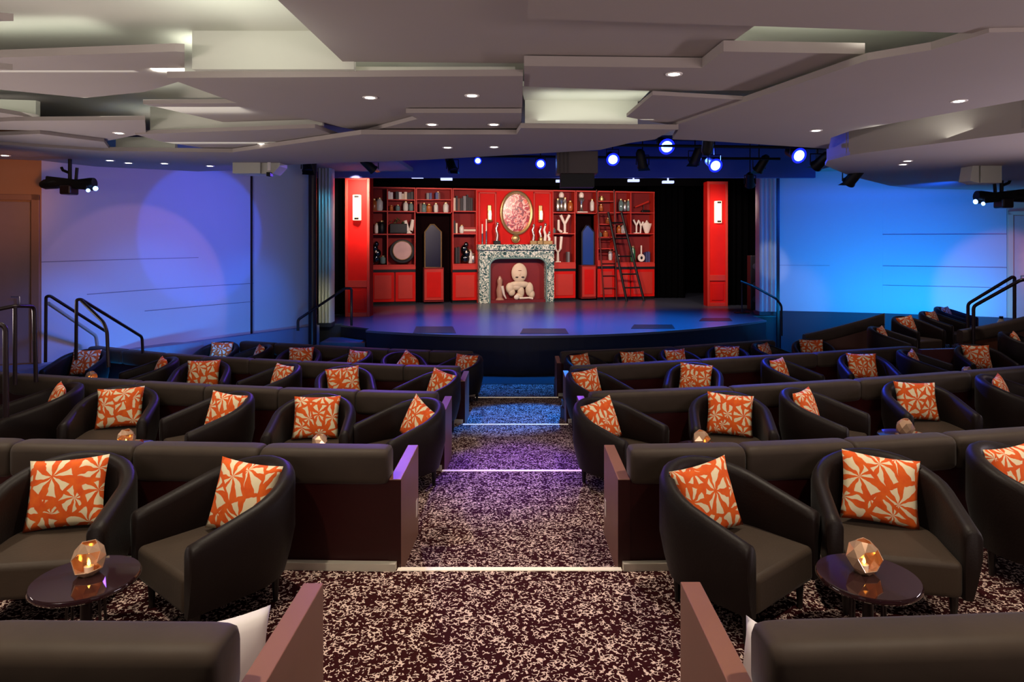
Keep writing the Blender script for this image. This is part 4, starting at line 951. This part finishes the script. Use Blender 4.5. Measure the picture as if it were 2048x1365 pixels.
for i, (x, y, z) in enumerate(DLS):
    L = PZ(x, y, z); lab = f'small round recessed downlight {DLL[i]}'
    if i == 0: dl0.location = L; dl0['label'] = lab
    else: dup(dl0, L, 0, lab)

# boxes hanging from the ceiling
g = thing('ceiling_housing', 'white boxy housing hanging from the ceiling left of the stage', 'housing', P(465, 347, 12.0))
ux = lambda px: (px-465)/F*12.0; uz = lambda py: (347-py)/F*12.0
MB().box(0, ux(520), 0, .5, 0, uz(303)).build('cover', CEILW, g, bevel=.005)
MB().xprism([(ux(521), .0),(ux(543),.0),(ux(557),uz(332)),(ux(557),uz(303)),(ux(521),uz(303))], .05, .45).build('side_bracket', CEILW, g, bevel=.005)
MB().tube([(ux(539),-.02,uz(312)),(ux(539),-.02,uz(342))], .03, 8).build('post', WHITEC, g); MB().box(ux(534),ux(542),-.03,.1,-.05,.02).build('lens_head', BLACK, g)
g = thing('ceiling_housing', 'dark brown box hanging over the stage edge', 'housing', P(1114, 347, 12.9))
ux = lambda px: (px-1114)/F*12.9; uz = lambda py: (347-py)/F*12.9
MB().box(0, ux(1196), 0, .5, 0, uz(302)).build('body', mat('dark_bronze', (52,32,30), .4), g, bevel=.006)
m = MB(); [m.box(ux(x), ux(x+4), -.02, 0, 0, uz(302)) for x in (1118,1126,1134)]; m.build('side_ribs', RAIL, g)
MB().box(ux(1122), ux(1190), .1, .45, -.25, 0).build('lower_frame', BLACK, g)
g = thing('ceiling_housing', 'white housing with a post under the oval ceiling panel at right', 'housing', P(1940, 366, 11.5))
ux = lambda px: (px-1940)/F*11.5; uz = lambda py: (366-py)/F*11.5
MB().box(ux(1962), ux(2004), 0, .4, 0, uz(330)).build('cover', CEILW, g, bevel=.005); MB().xprism([(ux(1940),uz(362)),(ux(1958),0),(ux(1958),uz(330)),(ux(1945),uz(332))], 0, .3).build('side_bracket', CEILW, g)
MB().tube([(ux(1960),.15,uz(330)),(ux(1960),.15,uz(290))], .1, 12).build('post', WHITEC, g, smooth=True)
MB().lathe([(.001,0),(.45,.0),(.5,.03),(.001,.06)], 24, (ux(1975),.2,uz(328))).build('canopy', CEILW, g, smooth=True)

# stage lights
def spot(px, py, d, yaw, pitch, lab, on=True, s=1.0, hang=2.76):
    p = P(px, py, d); g = thing('stage_spotlight', lab, 'stage light', p, 0, 'stage spotlights')
    rot = (R(-pitch), 0, R(yaw))
    MB().lathe([(.05*s,.34*s),(.09*s,.28*s),(.1*s,.0),(.115*s,-.03*s),(.115*s,-.05*s),(.1*s,-.05*s)], 18).build('body', BLACK, g, smooth=40, rot=rot)
    MB().lathe([(.098*s,-.058*s),(.098*s,-.051*s)], 18).build('lens', LENSB if on else mat('dark_lens', (40,40,60), .1), g, rot=rot)
    MB().tube([(-.13*s,0,0),(-.13*s,0,.2*s),(.13*s,0,.2*s),(.13*s,0,0)], .012*s, 6).build('yoke', BLACK, g)
    MB().tube([(0,0,.2*s),(0,0,max(.25,hang-p[2]))], .014, 6).build('hanger', BLACK, g)
    if on: MB().lathe([(.1*s,-.052*s),(.14*s,-.056*s),(.14*s,-.05*s)], 18).build('halo_ring', HALOB, g, rot=rot)  # added ring, glows in place of the lens halo
    if not on: MB().add([(-.1*s,-.02,0),(.1*s,-.02,0),(.13*s,-.16*s,0),(-.13*s,-.16*s,0)], [(0,1,2,3)]).build('barn_door', BLACK, g, rot=(R(-pitch+75),0,R(yaw)))
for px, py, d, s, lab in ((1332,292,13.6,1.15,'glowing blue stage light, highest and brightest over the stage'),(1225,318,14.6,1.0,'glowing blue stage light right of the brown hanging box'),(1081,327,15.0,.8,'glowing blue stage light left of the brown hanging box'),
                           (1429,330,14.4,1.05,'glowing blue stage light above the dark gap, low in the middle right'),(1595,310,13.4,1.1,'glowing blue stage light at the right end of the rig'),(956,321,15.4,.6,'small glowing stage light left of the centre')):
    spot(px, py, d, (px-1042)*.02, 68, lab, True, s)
for px, py, d, yw, pt, lab in ((905,338,16.5,40,30,'unlit stage light above the narrow left bookcase'),(745,338,16.8,120,50,'unlit stage light above the left red column'),(615,338,15.6,30,20,'unlit stage light beside the dark pillar top'),(1285,330,15.5,150,30,'unlit stage light between two glowing ones'),(1390,322,15,200,35,'unlit stage light left of the low glowing one'),(1518,338,16,210,40,'unlit stage light left of the right end'),(1500,368,17.5,160,50,'unlit stage light above the right red column'),(1635,330,13.6,200,60,'unlit stage light at the far right of the rig'),(1418,270,12.4,30,170,'stage light pointing up through the ceiling edge'),(1700,362,13.0,200,50,'unlit stage light under the oval ceiling panel')):
    spot(px, py, d, yw, pt, lab, False, 1.1)
# lighting bars
def bar(a, b, lab):
    tag(MB().tube([(0,0,0), tuple(Vector(b)-Vector(a))], .03, 8).build('lighting_bar', BLACK, loc=a, smooth=True), lab, 'lighting bar', 'black lighting bars over the stage')
bar(P(1180,290,13.6), P(1660,296,13.4), 'black lighting bar carrying the bright blue lights'); bar(P(900,312,15.4), P(1560,318,15.6), 'black lighting bar farther back over the stage')
# small fresnels at the header (pale slots)
for i, (x, y) in enumerate(((835,357),(893,361),(1123,365),(1172,370),(1267,364),(1336,367))):
    tag(MB().box(-.16,.16,-.06,.06,0,.07).box(-.02,.02,-.02,.02,.07,max(.08,1.735-P(x,y,19.08)[2])).build('header_lamp', mat('lamp_slot', (200,205,240), .4, emit=1.5, ecol=(190,200,255)), loc=P(x,y,19.08), bevel=.01), f'small pale lamp under the stage header, {ORD[i]} from the left', 'stage light', 'small lamps under the stage header')

# hanging projectors
def projector(p, mir, lab, n=2):
    g = thing('moving_projector', lab, 'projector', p); g.scale = (.85,)*3 if mir > 0 else (1.1,)*3
    s = mir
    MB().tube([(-.0,0,.05),(0,0,(1.37-p[2])/.85 if mir > 0 else (1.25-p[2])/1.1)], .035, 8).build('drop_pole', BLACK, g); MB().tube([(.12*s,0,.05),(.14*s,0,.3)], .03, 8).build('drop_pole', BLACK, g)
    MB().tube([(-.02*s,0,.2),(-.14*s,0,.25),(-.17*s,0,.31)], .028, 8).build('hook', BLACK, g, smooth=True)
    MB().box(-.42,.42,-.12,.12,-.1,.08).build('bar', BLACK, g, bevel=.02).rotation_euler = (0, R(7*s), 0)
    for i, x in enumerate((-.36*s, .3*s)):
        b = MB().lathe([(.06,-.2),(.1,-.12),(.11,.12),(.1,.2)], 16).build('lamp_body', BLACK, g, smooth=40, loc=(x,-.02,-.02), rot=(R(90) if False else 0, R(85*s), 0))
    MB().box(-.1,.12,-.18,.1,-.24,-.05).build('yoke', RAIL, g, bevel=.03)
    MB().lathe([(.045,0),(.045,.02)], 14).build('lens', LENSB, g, loc=(.56*s,-.08,-.12), rot=(R(80),0,R(10)))
    MB().lathe([(.035,0),(.035,.02)], 14).build('lens', LENSB, g, loc=(.44*s,-.12,-.16), rot=(R(80),0,R(10)))
    return g
projector(P(140,366,11.5), 1, 'black hanging twin projector in front of the left wall')
projector(P(2003,392,14.4), -1, 'black hanging twin projector at the right edge, blue lenses lit')

# ------------------------------------------------------------------ handrails
def bend(pts, r=.06, n=4):
    pts = [Vector(p) for p in pts]; out = [pts[0]]
    for i in range(1, len(pts)-1):
        a, b, c = pts[i-1], pts[i], pts[i+1]; d0 = (a-b); d1 = (c-b); rr = min(r, d0.length*.45, d1.length*.45)
        s = b+d0.normalized()*rr; e = b+d1.normalized()*rr
        for k in range(n+1):
            t = k/n; out.append((1-t)**2*s+2*t*(1-t)*b+t*t*e)
    out.append(pts[-1]); return out
def rail(pts, lab, r=.024, m=RAIL, posts=()):
    w3 = [Vector(P(*p)) for p in pts]; o = w3[-1].copy()
    g = thing('handrail', lab, 'handrail', o)
    MB().tube([p-o for p in bend(w3)], r, 10).build('rail', m, g, smooth=True)
    for a, b in posts: MB().tube([Vector(P(*a))-o, Vector(P(*b))-o], r, 10).build('post', m, g, smooth=True)
rail([(-60,644,6.4),(11,650,6.5),(12,835,6.5)], 'black handrail post at the very left edge, nearest', .024)
rail([(-60,630,7.8),(32,612,8.0),(68,613,8.3),(72,765,8.3)], 'black handrail with two posts at the left edge', .023, posts=[((30,614,8.0),(30,770,8.0))])
rail([(91,725,10.8),(92,594,10.8),(100,592,10.8),(213,664,11.6)], 'black sloping handrail nearest the left wall', .024)
rail([(152,720,10.2),(153,600,10.2),(162,599,10.2),(284,674,11.6),(286,715,11.6)], 'long black handrail sloping down to the right before the blue wall', .024)
rail([(163,602,10.15),(207,645,9.8),(214,662,9.75),(217,735,9.7)], 'short black handrail bending down in front of the long one', .024)
rail([(97,607,11.3),(192,672,12.4),(197,712,12.4)], 'pale wall-side handrail behind the black ones', .03, mat('pale_rail', (150,140,134), .4))
rail([(596,662,16.3),(596,640,16.3),(690,577,17.2),(703,577,17.2),(703,652,17.2)], 'black handrail beside the left stage steps', .032)
rail([(560,668,17.0),(640,612,17.2),(662,590,17.4)], 'thin handrail behind the left stage jamb', .022) if False else None
rail([(1482,563,18.8),(1505,572,18.6),(1553,598,17.9),(1563,612,17.9),(1563,672,17.9)], 'black handrail beside the right stage steps', .03)
rail([(1936,690,13.9),(1936,608,13.9),(2025,554,13.4),(2029,556,13.4),(2029,668,13.4)], 'black sloping handrail nearest the right wall', .032)
rail([(1947,695,12.9),(1947,613,12.9),(2042,560,12.4),(2090,560,12.4)], 'black sloping handrail in front at the right edge', .032)
g = thing('floor_stand', 'slim black stand with a round base on the right of the stage', 'stand', PZ(1484, 627, ZS))
MB().lathe([(.24,0),(.24,.02),(.03,.04)], 20).build('base', BLACK, g, smooth=40); MB().tube([(0,0,.03),(0,0,.95)], .02, 8).build('pole', NAVY, g)
g = thing('loudspeaker', 'dark loudspeaker in the shadow beside the right jamb', 'speaker', PZ(1508, 620, ZS))
MB().box(-.16,.16,-.15,.2,0,1.75).build('cabinet', mat('dark_plastic', (20,20,26), .5), g, bevel=.02)
for z in (.35,.8,1.4): MB().lathe([(.1,0),(.1,.01),(.03,.02)], 16).build('driver', mat('speaker_cone', (60,60,76), .3), g, loc=(0,-.155,z), rot=(R(90),0,0))
g = thing('floor_monitor', 'dark draped box on the floor beside the left pillar', 'speaker', PZ(590, 690, -3.0))
MB().xprism([(0,0),(1.2,0),(1.35,.55),(0,.62)], 0, .7).build('box', mat('olive_dark', (58,52,30), .3, var=.4, vscale=5), g, bevel=.04)
